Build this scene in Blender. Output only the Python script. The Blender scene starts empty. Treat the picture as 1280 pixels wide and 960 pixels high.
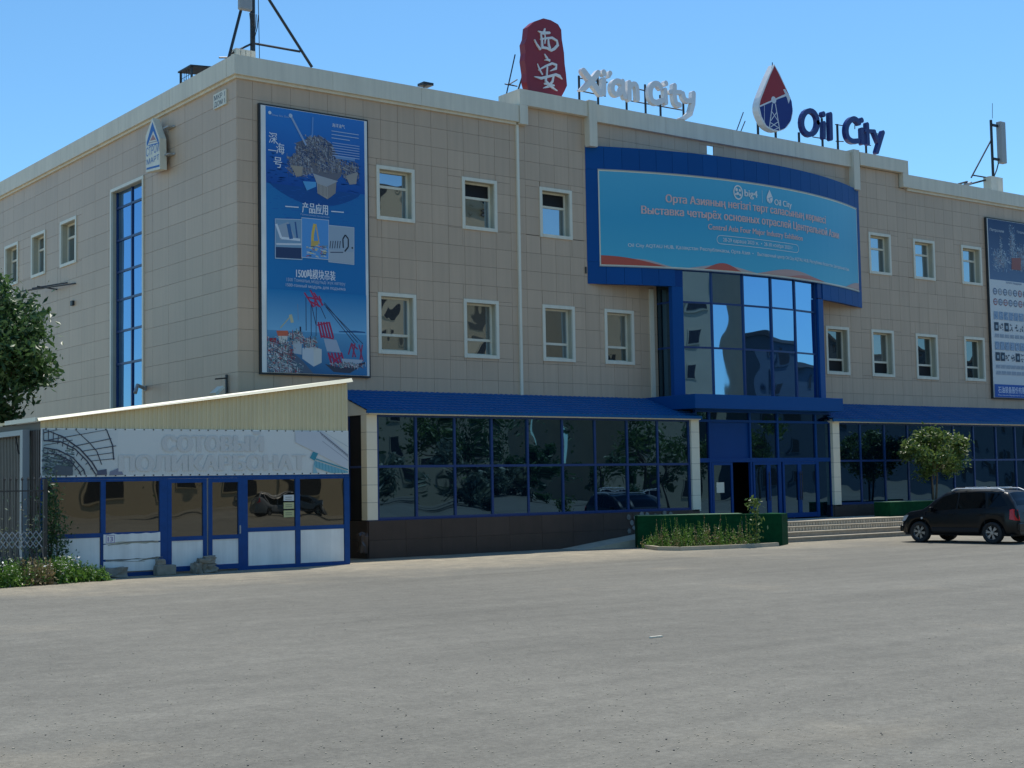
import bpy, math, random
from mathutils import Vector, Matrix
from mathutils.geometry import delaunay_2d_cdt
rnd = random.Random(7)
S = bpy.context.scene
COL = S.collection

# ------------------------------------------------------------------ camera
YAW, PITCH, ROLL, FPX = 0.646901314, 0.0686259449, -0.0177043687, 1816.82673
CAM = Vector((-18.1348, -36.5734, 2.0))
fw = Vector((math.sin(YAW)*math.cos(PITCH), math.cos(YAW)*math.cos(PITCH), math.sin(PITCH)))
r0 = Vector((math.cos(YAW), -math.sin(YAW), 0)); u0 = r0.cross(fw)
rt = math.cos(ROLL)*r0 + math.sin(ROLL)*u0
up = -math.sin(ROLL)*r0 + math.cos(ROLL)*u0
cd = bpy.data.cameras.new('camera'); cam = bpy.data.objects.new('camera', cd); COL.objects.link(cam)
M = Matrix.Identity(4)
for i in range(3):
    M[i][0] = rt[i]; M[i][1] = up[i]; M[i][2] = -fw[i]; M[i][3] = CAM[i]
cam.matrix_world = M
cd.sensor_width = 36.0; cd.lens = FPX/1280*36; cd.clip_end = 3000; cd.clip_start = .1
S.camera = cam

# ------------------------------------------------------------------ light
SUN_EL, SUN_AZ = math.radians(66), math.radians(30)       # azimuth from +X (along the front) towards +Y (behind the building)
sdir = Vector((math.cos(SUN_EL)*math.cos(SUN_AZ), math.cos(SUN_EL)*math.sin(SUN_AZ), math.sin(SUN_EL)))
sl = bpy.data.lights.new('sun', 'SUN'); sun = bpy.data.objects.new('sun', sl); COL.objects.link(sun)
sl.energy = 4.6; sl.angle = math.radians(.53); sl.color = (1, .95, .87)
sun.rotation_euler = sdir.to_track_quat('Z', 'Y').to_euler()
W = bpy.data.worlds.new('World'); S.world = W; W.use_nodes = True
nt = W.node_tree; bg = nt.nodes['Background']
sky = nt.nodes.new('ShaderNodeTexSky'); sky.sky_type = 'NISHITA'; sky.sun_disc = False
sky.sun_elevation = SUN_EL; sky.sun_rotation = math.pi/2 - SUN_AZ
sky.air_density = 1.0; sky.dust_density = .15; sky.ozone_density = 3.0
tint = nt.nodes.new('ShaderNodeVectorMath'); tint.operation = 'MULTIPLY'; tint.inputs[1].default_value = (.77, 1.15, 1.30)      # the phone's strong blue
nt.links.new(sky.outputs[0], tint.inputs[0]); nt.links.new(tint.outputs[0], bg.inputs[0]); bg.inputs[1].default_value = .118
S.view_settings.view_transform = 'Standard'; S.view_settings.look = 'None'
S.view_settings.exposure = .07; S.view_settings.gamma = 1

# ------------------------------------------------------------------ measuring: photograph pixel -> point on a real plane
def ray(px, py): return fw + rt*((px-640)/FPX) + up*((480-py)/FPX)
def at_y(px, py, Y=0.0):
    d = ray(px, py); q = CAM + d*((Y-CAM.y)/d.y); return q.x, q.z
def at_x(px, py, X=0.0):
    d = ray(px, py); q = CAM + d*((X-CAM.x)/d.x); return q.y, q.z
def at_z(px, py, Z=0.0):
    d = ray(px, py); q = CAM + d*((Z-CAM.z)/d.z); return q.x, q.y

# ------------------------------------------------------------------ materials
def lin(c):
    return tuple(((v/255)/12.92 if v/255 <= .04045 else (((v/255)+.055)/1.055)**2.4) for v in c)
def newmat(name):
    m = bpy.data.materials.new(name); m.use_nodes = True
    return m, m.node_tree, m.node_tree.nodes['Principled BSDF']
def N(t, typ, **k):
    n = t.nodes.new(typ)
    for a, b in k.items(): setattr(n, a, b)
    return n
def mat(name, col, rough=.6, metal=0, var=.0, scale=3.0, bump=0, bscale=40, spec=.5, rand=None, ramp=None, streak=0):
    """base colour with noise variation, optional random per object / island"""
    m, t, b = newmat(name); L = t.links.new
    b.inputs['Roughness'].default_value = rough; b.inputs['Metallic'].default_value = metal
    b.inputs['Specular IOR Level'].default_value = spec
    tc = N(t, 'ShaderNodeTexCoord'); geo = N(t, 'ShaderNodeNewGeometry')
    rgb = N(t, 'ShaderNodeRGB'); rgb.outputs[0].default_value = (*col, 1); out = rgb.outputs[0]
    if var:
        nz = N(t, 'ShaderNodeTexNoise'); nz.inputs['Scale'].default_value = scale; nz.inputs['Detail'].default_value = 6
        L(geo.outputs['Position'], nz.inputs['Vector'])
        mr = N(t, 'ShaderNodeMapRange'); mr.inputs[1].default_value = .25; mr.inputs[2].default_value = .75
        mr.inputs[3].default_value = 1-var; mr.inputs[4].default_value = 1+var; L(nz.outputs[0], mr.inputs[0])
        mx = N(t, 'ShaderNodeVectorMath', operation='SCALE'); L(out, mx.inputs[0]); L(mr.outputs[0], mx.inputs['Scale']); out = mx.outputs[0]
    if streak:
        mp = N(t, 'ShaderNodeMapping'); mp.inputs['Scale'].default_value = (5, 5, .25); L(geo.outputs['Position'], mp.inputs['Vector'])
        nz = N(t, 'ShaderNodeTexNoise'); nz.inputs['Scale'].default_value = 1.3; nz.inputs['Detail'].default_value = 5; L(mp.outputs[0], nz.inputs['Vector'])
        mr = N(t, 'ShaderNodeMapRange'); mr.inputs[1].default_value = .35; mr.inputs[2].default_value = .75
        mr.inputs[3].default_value = 1; mr.inputs[4].default_value = 1-streak; L(nz.outputs[0], mr.inputs[0])
        mx = N(t, 'ShaderNodeVectorMath', operation='SCALE'); L(out, mx.inputs[0]); L(mr.outputs[0], mx.inputs['Scale']); out = mx.outputs[0]
    if rand:
        kind, amt = rand
        src = N(t, 'ShaderNodeObjectInfo').outputs['Random'] if kind == 'obj' else geo.outputs['Random Per Island']
        mr = N(t, 'ShaderNodeMapRange'); mr.inputs[3].default_value = 1-amt; mr.inputs[4].default_value = 1+amt; L(src, mr.inputs[0])
        mx = N(t, 'ShaderNodeVectorMath', operation='SCALE'); L(out, mx.inputs[0]); L(mr.outputs[0], mx.inputs['Scale']); out = mx.outputs[0]
    L(out, b.inputs['Base Color'])
    if bump:
        nz = N(t, 'ShaderNodeTexNoise'); nz.inputs['Scale'].default_value = bscale; nz.inputs['Detail'].default_value = 5
        L(geo.outputs['Position'], nz.inputs['Vector'])
        bp = N(t, 'ShaderNodeBump'); bp.inputs['Strength'].default_value = bump; bp.inputs['Distance'].default_value = .02
        L(nz.outputs[0], bp.inputs['Height']); L(bp.outputs[0], b.inputs['Normal'])
    return m
def glass(name, tint, dark, refl0, warp=.05, wscale=.6, power=5.0, rough=.01, backrand=0):
    """coated window glass: mirror film over a dim interior, slightly wavy"""
    m, t, b = newmat(name); L = t.links.new
    t.nodes.remove(b); out = t.nodes['Material Output']
    g = N(t, 'ShaderNodeBsdfGlossy'); g.inputs['Color'].default_value = (*tint, 1); g.inputs['Roughness'].default_value = rough
    d = N(t, 'ShaderNodeBsdfDiffuse'); d.inputs['Color'].default_value = (*dark, 1)
    mix = N(t, 'ShaderNodeMixShader'); geo = N(t, 'ShaderNodeNewGeometry')
    nz = N(t, 'ShaderNodeTexNoise'); nz.inputs['Scale'].default_value = wscale; nz.inputs['Detail'].default_value = 1.0
    oi = N(t, 'ShaderNodeObjectInfo'); add = N(t, 'ShaderNodeVectorMath', operation='ADD'); sc = N(t, 'ShaderNodeVectorMath', operation='SCALE')
    sc.inputs[0].default_value = (37, 11, 53); L(oi.outputs['Random'], sc.inputs['Scale'])
    L(geo.outputs['Position'], add.inputs[0]); L(sc.outputs[0], add.inputs[1]); L(add.outputs[0], nz.inputs['Vector'])
    bp = N(t, 'ShaderNodeBump'); bp.inputs['Strength'].default_value = 1; bp.inputs['Distance'].default_value = warp
    L(nz.outputs[0], bp.inputs['Height']); L(bp.outputs[0], g.inputs['Normal'])
    fr = N(t, 'ShaderNodeLayerWeight'); fr.inputs[0].default_value = .5
    mt = N(t, 'ShaderNodeMath', operation='POWER'); L(fr.outputs['Facing'], mt.inputs[0]); mt.inputs[1].default_value = power
    mr = N(t, 'ShaderNodeMapRange'); mr.inputs[3].default_value = refl0; mr.inputs[4].default_value = 1; L(mt.outputs[0], mr.inputs[0])
    L(mr.outputs[0], mix.inputs[0]); L(d.outputs[0], mix.inputs[1]); L(g.outputs[0], mix.inputs[2]); L(mix.outputs[0], out.inputs[0])
    return m
def vcol(name, rough=.45):
    m, t, b = newmat(name); a = N(t, 'ShaderNodeVertexColor', layer_name='Col')
    t.links.new(a.outputs[0], b.inputs['Base Color']); b.inputs['Roughness'].default_value = rough
    b.inputs['Specular IOR Level'].default_value = .3
    return m
TILE = (.585, .420, .285)
m_tile = mat('beige_tile', TILE, .45, var=.05, scale=.35, rand=('obj', .04), streak=.10)
m_tiles = mat('beige_tile_field', TILE, .45, var=.05, scale=.35, rand=('isl', .04), streak=.10)
m_joint = mat('dark_joint', (.10, .09, .08), .9)  # dark backing that shows in the joints between tiles and slabs
m_white = mat('cream_panel', (.78, .70, .55), .55, var=.05, scale=1.2, streak=.12)
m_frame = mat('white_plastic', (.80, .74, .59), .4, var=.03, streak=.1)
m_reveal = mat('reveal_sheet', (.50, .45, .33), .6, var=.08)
m_col = mat('cream_column_tile', (.82, .74, .57), .5, var=.05, scale=2, rand=('obj', .03))
m_blue = mat('blue_panel', (.001, .072, .265), .5, var=.05, scale=.8, spec=.2, rand=('obj', .06))
m_blueframe = mat('blue_frame', (.001, .050, .21), .5, var=.04, spec=.2)
m_darkblue = mat('navy_mullion', (.006, .04, .16), .35)
m_awn = mat('blue_metal_tile', (.001, .092, .27), .5, var=.06, scale=1.5, spec=.2)
m_plinth = mat('brown_granite', (.062, .040, .032), .4, var=.12, scale=3, rand=('obj', .12), bump=.05, streak=.15)
m_dark = mat('dark_steel', (.025, .03, .035), .5)
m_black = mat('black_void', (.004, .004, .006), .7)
m_roof = mat('roof_felt', (.09, .09, .09), .9)
m_pane = glass('window_pane', (.62, .72, .82), (.03, .035, .035), .55, .012, .9)
m_pane2 = glass('dim_window_pane', (.50, .58, .62), (.02, .024, .024), .34, .014, .8)
m_pane3 = glass('curtained_pane', (.55, .62, .66), (.13, .12, .095), .36, .012, .9)
m_panest = glass('stair_pane', (.30, .50, .78), (.012, .04, .10), .75, .006, .7)
m_paneg = glass('tinted_pane', (.13, .235, .33), (.003, .012, .026), .62, .006, .7)
m_panee = glass('entrance_pane', (.26, .48, .78), (.004, .02, .05), .75, .010, .5)
m_panek = glass('kiosk_pane', (.42, .40, .35), (.020, .018, .014), .42, .005, .9)
m_print = vcol('printed_sheet', .4)
m_lamp = mat('grey_cast', (.35, .36, .36), .4)
m_green = mat('green_turf_cladding', (.004, .052, .020), .9, var=.25, scale=6, bump=.3, bscale=120, spec=.1)
m_conc = mat('concrete', (.45, .39, .29), .85, var=.15, scale=4, bump=.2, bscale=30)
m_concd = mat('grey_block', (.27, .24, .19), .9, var=.2, scale=9, bump=.5, bscale=40)
m_sheet = mat('beige_sheet_metal', (.78, .64, .38), .45, var=.05, scale=1, streak=.12)
m_brown = mat('brown_sheet_metal', (.075, .062, .055), .5, var=.1)
m_kblue = mat('kiosk_blue_paint', (.003, .058, .22), .45, var=.12, scale=6, spec=.3)
m_panelw = mat('white_panel', (.84, .83, .78), .55, var=.09, scale=1.6, streak=.16)
m_iron = mat('black_iron', (.045, .04, .035), .6, var=.2)
m_gpipe = mat('grey_pipe', (.30, .32, .34), .4)
m_bark = mat('bark', (.12, .09, .06), .9, var=.3, scale=20, bump=.5, bscale=60)
m_red = mat('red_sign_plate', (.30, .018, .03), .4, var=.05)
m_letw = mat('white_letters', (.84, .82, .80), .35)
m_letb = mat('navy_letters', (.008, .022, .16), .35)
m_stone = mat('rubble_stone', (.20, .19, .17), .8, var=.25, scale=6, rand=('isl', .3), bump=.3)

def leafmat(name, c1, c2, trans=.35):
    m, t, b = newmat(name); L = t.links.new; out = t.nodes['Material Output']
    geo = N(t, 'ShaderNodeNewGeometry'); cr = N(t, 'ShaderNodeValToRGB')
    cr.color_ramp.elements[0].color = (*c1, 1); cr.color_ramp.elements[1].color = (*c2, 1)
    L(geo.outputs['Random Per Island'], cr.inputs[0]); L(cr.outputs[0], b.inputs['Base Color'])
    b.inputs['Roughness'].default_value = .42
    tr = N(t, 'ShaderNodeBsdfTranslucent'); L(cr.outputs[0], tr.inputs['Color'])
    mx = N(t, 'ShaderNodeMixShader'); mx.inputs[0].default_value = trans
    L(b.outputs[0], mx.inputs[1]); L(tr.outputs[0], mx.inputs[2]); L(mx.outputs[0], out.inputs[0])
    return m
m_leaf = leafmat('leaf', (.018, .05, .014), (.055, .11, .03))
m_leaf2 = leafmat('elm_leaf', (.045, .095, .018), (.17, .24, .06))
m_leafd = leafmat('dark_leaf', (.028, .075, .022), (.085, .16, .055))
m_grass = leafmat('grass_blade', (.07, .16, .02), (.18, .32, .06), .4)
m_straw = leafmat('dry_grass', (.20, .15, .07), (.36, .28, .15), .3)
m_silver = leafmat('grey_leaf', (.10, .13, .08), (.26, .29, .20), .3)
m_petal = leafmat('white_flower', (.55, .55, .5), (.75, .75, .7), .2)

# asphalt: grey with fine aggregate, patchy wear, pale dust towards the buildings
def asphalt():
    m, t, b = newmat('asphalt'); L = t.links.new
    geo = N(t, 'ShaderNodeNewGeometry'); P = geo.outputs['Position']
    def noise(sc, det, vec=P, rough=.5):
        n = N(t, 'ShaderNodeTexNoise'); n.inputs['Scale'].default_value = sc; n.inputs['Detail'].default_value = det
        n.inputs['Roughness'].default_value = rough; L(vec, n.inputs['Vector']); return n.outputs[0]
    def rng(src, a, bb, c, d):
        r = N(t, 'ShaderNodeMapRange'); L(src, r.inputs[0])
        for i, v in enumerate((a, bb, c, d)): r.inputs[i+1].default_value = v
        return r.outputs[0]
    def math_(op, a, bb):
        n = N(t, 'ShaderNodeMath', operation=op)
        for i, v in enumerate((a, bb)):
            if isinstance(v, (int, float)): n.inputs[i].default_value = v
            else: L(v, n.inputs[i])
        return n.outputs[0]
    big = rng(noise(.12, 5), .3, .7, .86, 1.12)
    med = rng(noise(2.5, 10, rough=.8), .3, .7, .80, 1.20)
    fine = rng(noise(14, 8, rough=1.0), .3, .7, .45, 1.55)
    mp = N(t, 'ShaderNodeMapping'); mp.inputs['Rotation'].default_value = (0, 0, .25); mp.inputs['Scale'].default_value = (.06, .9, 1); L(P, mp.inputs['Vector'])
    tracks = rng(noise(1.0, 6, mp.outputs[0], .65), .35, .7, .88, 1.10)
    v = math_('MULTIPLY', math_('MULTIPLY', big, med), math_('MULTIPLY', fine, tracks))
    vo = N(t, 'ShaderNodeTexVoronoi'); vo.inputs['Scale'].default_value = 26; L(P, vo.inputs['Vector'])
    peb = rng(vo.outputs['Distance'], 0.0, .16, 1.5, 1.0)
    v = math_('MULTIPLY', v, peb)
    base = N(t, 'ShaderNodeVectorMath', operation='SCALE'); base.inputs[0].default_value = (.157, .150, .124); L(v, base.inputs['Scale'])
    sx = N(t, 'ShaderNodeSeparateXYZ'); L(P, sx.inputs[0])
    wob = rng(noise(.35, 4), .3, .7, -1.6, 1.6)
    edge = rng(math_('ADD', sx.outputs['Y'], wob), -9.5, -4.2, 0, .75)
    dn = rng(noise(2.2, 6), .35, .65, .55, 1.1)
    df = math_('MULTIPLY', edge, dn)
    spot = rng(noise(.22, 5, rough=.6), .60, .72, 0, .22)
    df = math_('MAXIMUM', df, spot)
    dust = N(t, 'ShaderNodeVectorMath', operation='SCALE'); dust.inputs[0].default_value = (.36, .31, .22); L(math_('MULTIPLY', fine, med), dust.inputs['Scale'])
    mx = N(t, 'ShaderNodeMix', data_type='RGBA'); L(df, mx.inputs[0]); L(base.outputs[0], mx.inputs[6]); L(dust.outputs[0], mx.inputs[7])
    L(mx.outputs[2], b.inputs['Base Color']); b.inputs['Roughness'].default_value = .88; b.inputs['Specular IOR Level'].default_value = .3
    bp = N(t, 'ShaderNodeBump'); bp.inputs['Strength'].default_value = .35; bp.inputs['Distance'].default_value = .012
    L(math_('ADD', noise(60, 3), math_('MULTIPLY', noise(.8, 4), 1.5)), bp.inputs['Height']); L(bp.outputs[0], b.inputs['Normal'])
    return m
m_asph = asphalt()

# ------------------------------------------------------------------ mesh helpers
class MB:
    def __init__(s): s.v = []; s.f = []; s.c = None; s.smooth = False
    def quad(s, a, b, c, d):
        n = len(s.v); s.v += [tuple(a), tuple(b), tuple(c), tuple(d)]; s.f.append((n, n+1, n+2, n+3)); return s
    def poly(s, pts):
        n = len(s.v); s.v += [tuple(p) for p in pts]; s.f.append(tuple(range(n, n+len(pts)))); return s
    def box(s, a, b):
        x0, y0, z0 = [min(a[i], b[i]) for i in range(3)]; x1, y1, z1 = [max(a[i], b[i]) for i in range(3)]
        n = len(s.v)
        s.v += [(x0,y0,z0),(x1,y0,z0),(x1,y1,z0),(x0,y1,z0),(x0,y0,z1),(x1,y0,z1),(x1,y1,z1),(x0,y1,z1)]
        for f in ((0,3,2,1),(4,5,6,7),(0,1,5,4),(1,2,6,5),(2,3,7,6),(3,0,4,7)): s.f.append(tuple(n+i for i in f))
        return s
    def prism(s, pts, d):
        """extrude polygon pts (3D) by vector d, capped"""
        n = len(s.v); k = len(pts); d = Vector(d)
        s.v += [tuple(p) for p in pts] + [tuple(Vector(p)+d) for p in pts]
        s.f.append(tuple(range(n, n+k))); s.f.append(tuple(reversed(range(n+k, n+2*k))))
        for i in range(k):
            j = (i+1) % k; s.f.append((n+i, n+k+i, n+k+j, n+j))
        return s
    def tube(s, pts, r, seg=8, cap=True):
        pts = [Vector(p) for p in pts]; k = len(pts); rr = r if isinstance(r, (list, tuple)) else [r]*k
        n = len(s.v); ref = None
        for i, p in enumerate(pts):
            t = (pts[min(i+1, k-1)] - pts[max(i-1, 0)]).normalized()
            if ref is None:
                ref = t.orthogonal().normalized()
            a = (ref - t*ref.dot(t)).normalized(); b = t.cross(a); ref = a
            for j in range(seg):
                th = 2*math.pi*j/seg; s.v.append(tuple(p + (a*math.cos(th) + b*math.sin(th))*rr[i]))
        for i in range(k-1):
            for j in range(seg):
                j2 = (j+1) % seg; s.f.append((n+i*seg+j, n+i*seg+j2, n+(i+1)*seg+j2, n+(i+1)*seg+j))
        if cap:
            s.f.append(tuple(reversed(range(n, n+seg)))); s.f.append(tuple(range(n+(k-1)*seg, n+k*seg)))
        return s
    def grid(s, fn, nu, nv):
        n = len(s.v)
        for i in range(nu+1):
            for j in range(nv+1): s.v.append(tuple(fn(i/nu, j/nv)))
        for i in range(nu):
            for j in range(nv):
                a = n+i*(nv+1)+j; s.f.append((a, a+nv+1, a+nv+2, a+1))
        return s
def tinv(p): return Matrix.Translation(-Vector(p['_loc'])) if p is not None and '_loc' in p else Matrix.Identity(4)
def link(name, me, parent=None, loc=None):
    o = bpy.data.objects.new(name, me); COL.objects.link(o)
    if parent is not None:
        o.parent = parent
        if '_loc' in parent: o.matrix_parent_inverse = tinv(parent)
    if loc is not None: o.location = loc
    return o
def mesh(name, mb, m, smooth=False):
    me = bpy.data.meshes.new(name); me.from_pydata(mb.v, [], mb.f); me.materials.append(m)
    if smooth or mb.smooth: me.polygons.foreach_set('use_smooth', [True]*len(me.polygons))
    if mb.c is not None:
        ca = me.color_attributes.new('Col', 'FLOAT_COLOR', 'CORNER')
        flat = []
        for p, cs in zip(me.polygons, mb.c):
            for q in range(len(p.vertices)):
                c = cs[q % len(cs)]; flat += [c[0], c[1], c[2], 1]
        ca.data.foreach_set('color', flat)
    me.update(); return me
def obj(name, mb, m, parent=None, smooth=False): return link(name, mesh(name, mb, m, smooth), parent)
def tag(o, label, cat, group=None, kind=None):
    if label: o['label'] = label
    if cat: o['category'] = cat
    if group: o['group'] = group
    if kind: o['kind'] = kind
    return o
def thing(name, label, cat, loc=(0,0,0), group=None):
    o = bpy.data.objects.new(name, None); COL.objects.link(o); o.location = loc; o.empty_display_size = .3
    o['_loc'] = list(loc); return tag(o, label, cat, group)
def bevel(o, w=.01, seg=2):
    b = o.modifiers.new('bevel', 'BEVEL'); b.width = w; b.segments = seg; b.limit_method = 'ANGLE'; return o
def copy_tree(o, parent=None):
    c = o.copy(); COL.objects.link(c)
    if parent is not None: c.parent = parent
    for ch in list(o.children): copy_tree(ch, c)
    return c
def cells(x0, z0, x1, z1, holes, xs=(), zs=()):
    """rectangle minus holes -> list of rects, cut along the xs, zs lines too"""
    X = sorted({x0, x1, *[h[0] for h in holes], *[h[2] for h in holes], *xs}); Z = sorted({z0, z1, *[h[1] for h in holes], *[h[3] for h in holes], *zs})
    X = [x for x in X if x0 <= x <= x1]; Z = [z for z in Z if z0 <= z <= z1]
    out = []
    for a, b in zip(X, X[1:]):
        for c, d in zip(Z, Z[1:]):
            mx, mz = (a+b)/2, (c+d)/2
            if any(h[0] < mx < h[2] and h[1] < mz < h[3] for h in holes): continue
            out.append((a, c, b, d))
    return out

# ---- print sheets: flat colours and lettering on a real surface
_fc = {}
def inside(p, poly):
    c = False
    for (x1, y1), (x2, y2) in zip(poly, poly[1:]+poly[:1]):
        if (y1 > p[1]) != (y2 > p[1]) and p[0] < (x2-x1)*(p[1]-y1)/(y2-y1)+x1: c = not c
    return c
def text2d(s):
    """glyph outlines -> vertices and triangles; every outer contour filled on its own, with its holes"""
    if s in _fc: return _fc[s]
    cu = bpy.data.curves.new('t', 'FONT'); cu.body = s; cu.size = 1
    o = bpy.data.objects.new('t', cu); COL.objects.link(o)
    dg = bpy.context.evaluated_depsgraph_get(); dg.update(); oe = o.evaluated_get(dg); c2 = oe.to_curve(dg)
    loops = []
    for sp in c2.splines:
        bp = list(sp.bezier_points); n = len(bp); L = []
        for i in range(n):
            p0, p1 = bp[i], bp[(i+1) % n]; a_, b_, c_, d_ = p0.co, p0.handle_right, p1.handle_left, p1.co
            st = (d_-a_); straight = st.length < 1e-6 or (abs(st.x*(b_-a_).y-st.y*(b_-a_).x) < 1e-5 and abs(st.x*(c_-a_).y-st.y*(c_-a_).x) < 1e-5)
            k = 1 if straight else 3
            for j in range(k):
                t = j/k; q = a_*(1-t)**3 + b_*3*t*(1-t)**2 + c_*3*t*t*(1-t) + d_*t**3
                if not L or (abs(L[-1][0]-q.x)+abs(L[-1][1]-q.y)) > 1e-5: L.append((q.x, q.y))
        if len(L) > 2: loops.append(L)
    oe.to_curve_clear(); bpy.data.objects.remove(o); bpy.data.curves.remove(cu)
    groups = []                     # contours whose boxes overlap belong to one glyph
    for P in loops:
        bx = [min(x for x, y in P), min(y for x, y in P), max(x for x, y in P), max(y for x, y in P)]; g = [P]
        keep = []
        for G_, B_ in groups:
            if B_[0] < bx[2] and B_[2] > bx[0] and B_[1] < bx[3] and B_[3] > bx[1]: g += G_; bx = [min(bx[0], B_[0]), min(bx[1], B_[1]), max(bx[2], B_[2]), max(bx[3], B_[3])]
            else: keep.append((G_, B_))
        groups = keep + [(g, bx)]
    V, F = [], []
    def wind(x, y, L):
        w = 0
        for P in L:
            for (x1, y1), (x2, y2) in zip(P, P[1:]+P[:1]):
                if (y1 > y) != (y2 > y) and x < (x2-x1)*(y-y1)/(y2-y1)+x1: w += 1 if y2 > y1 else -1
        return w
    for g, _ in groups:
        pts, ed = [], []
        for P in g:
            n = len(pts); pts += [Vector(p) for p in P]; ed += [(n+i, n+(i+1) % len(P)) for i in range(len(P))]
        ov, _e, of, *_r = delaunay_2d_cdt(pts, ed, [], 0, 1e-5)
        n = len(V); V += [(v.x, v.y) for v in ov]
        for f in of:
            cx = sum(ov[i].x for i in f)/len(f); cy = sum(ov[i].y for i in f)/len(f)
            if wind(cx, cy, g): F.append(tuple(n+i for i in f))
    _fc[s] = (V, F); return V, F
class Sheet(MB):
    """poly, lines and text on a surface: mp(u, v, d) -> world, d = distance in front"""
    def __init__(s, mp, d0=.004): super().__init__(); s.mp = mp; s.d = d0; s.c = []
    def p(s, pts, col, step=.00006):
        s.d += step; n = len(s.v); s.v += [tuple(s.mp(u, v, s.d)) for u, v in pts]; s.f.append(tuple(range(n, n+len(pts))))
        s.c.append([tuple(c) for c in col] if isinstance(col[0], (tuple, list)) else [tuple(col)])
    def rect(s, u0, v0, u1, v1, col): s.p([(u0,v0),(u1,v0),(u1,v1),(u0,v1)], col)
    def line(s, pts, w, col, step=.00005):
        for (a, b), (c, d) in zip(pts, pts[1:]):
            l = math.hypot(c-a, d-b) or 1e-6; nx, ny = -(d-b)/l*w/2, (c-a)/l*w/2
            s.p([(a+nx,b+ny),(a-nx,b-ny),(c-nx,d-ny),(c+nx,d+ny)], col, step)
    def disc(s, u, v, r, col, n=16, ry=None): s.p([(u+r*math.cos(2*math.pi*i/n), v+(ry or r)*math.sin(2*math.pi*i/n)) for i in range(n)], col)
    def text(s, t, u, v, w, h, col, bold=.0, center=False):
        V, F = text2d(t)
        if not V: return
        if bold:
            k_ = 2 if bold < .012 else 3; e_ = bold*h/.72*1.6
            for i_ in range(k_): s.text(t, u+(i_-(k_-1)/2)*e_, v, w, h, col, 0, center)
            return
        x0 = min(a for a, b in V); x1 = max(a for a, b in V); cap = .72
        sx = w/(x1-x0); sy = h/cap; s.d += .00012; n = len(s.v); off = -w/2 if center else 0
        s.v += [tuple(s.mp(u+off+(a-x0)*sx, v+b*sy, s.d)) for a, b in V]
        for f in F: s.f.append(tuple(n+i for i in f)); s.c.append([tuple(col)])
def facing(mb):
    return mb

# ================================================================== GROUND
g = MB(); 
for i in range(1): g.quad((-600,-600,0),(700,-600,0),(700,900,0),(-600,900,0))
tag(obj('asphalt_yard', g, m_asph), 'wide grey asphalt yard', None, kind='structure')

# ================================================================== BUILDING
B = thing('commercial_building', 'long three storey beige tiled trade centre with blue glazed front', 'building', (0, 0, 0))
XE, YE, ZT = 48.0, 32.0, 13.57
up_w = [(4.56,9.96,5.88,11.56),(7.68,9.96,8.99,11.56),(10.75,9.98,12.06,11.58),(27.12,9.99,28.43,11.59),(29.88,9.98,31.22,11.57),(33.04,9.99,34.39,11.58),(40.2,9.98,41.5,11.57),(43.2,9.98,44.5,11.57)]
lo_w = [(4.57,5.94,5.88,7.73),(7.68,5.94,8.98,7.73),(10.78,5.95,12.08,7.74),(13.41,5.95,14.67,7.75),(24.43,5.95,25.73,7.75),(27.09,5.95,28.41,7.75),(29.83,5.93,31.18,7.72),(33.01,5.95,34.36,7.75),(40.2,5.95,41.5,7.75),(43.2,5.95,44.5,7.75)]
side_small = [(12.36,9.95,13.92,11.55),(15.48,9.95,16.95,11.53),(18.48,9.95,20.0,11.53),(21.6,9.95,23.1,11.53),(24.7,9.95,26.2,11.53)]
stair = (6.50, 4.5, 9.24, 11.92)
hole = (18.40, 13.62, 18.74, 13.94)
entr = (15.78, 4.85, 23.1, 9.2)
front_holes = up_w + lo_w + [entr, hole]
# backing walls (0.03 behind tile faces)
mb = MB()
for a, c, b, d in cells(0.03, 0, XE, ZT, front_holes, zs=(13.25,)): mb.box((a, .03, c), (b, .35 if d < 13.3 else .05, d))
for a, c, b, d in cells(9.9, ZT, 29.45, 14.6, [hole]): mb.box((a, .03, c), (b, .05, d))
obj('front_wall', mb, m_joint, B)
mb = MB()
for a, c, b, d in cells(.35, 0, YE, ZT, side_small + [stair]): mb.box((.03, a, c), (.35, b, d))
obj('side_wall', mb, m_joint, B)
mb = MB(); mb.box((.35, YE-.35, 0), (XE, YE, ZT)); mb.box((XE-.35, .35, 0), (XE, YE-.35, ZT)); obj('rear_wall', mb, m_tiles, B)
mb = MB(); mb.box((.35, .35, 13.0), (XE-.35, YE-.35, 13.25)); obj('roof', mb, m_roof, B)

# tiles
tile_jobs = []      # (dist, kind, rect)
TH, TW = .595, .605
zc = [12.97 - TH*k for k in range(22)] + [ZT]
xc = [5.93 + TW*k for k in range(-9, 70)]
ban_l = (.62, 5.17, 4.24, 12.88); G = .008
full_front = set(); 
def tiled(kind, x0, z0, x1, z1, holes, xs, zs):
    for a, c, b, d in cells(x0, z0, x1, z1, [], xs, zs):
        hs = [h for h in holes if h[0] < b-.001 and h[2] > a+.001 and h[1] < d-.001 and h[3] > c+.001]
        if not hs: tile_jobs.append((kind, a, c, b, d)); continue
        for q_ in cells(a, c, b, d, hs): tile_jobs.append((kind, *q_))
tiled('f', 0.0, 0, XE, ZT, front_holes, xc, zc)
tiled('f', 10.2, ZT, 29.1, 14.15, [hole], xc, zc)
yc = [1.05 + 1.2*k for k in range(0, 27)]
tiled('s', 0.03, 0, YE, ZT, side_small + [stair], yc, zc)
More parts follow.
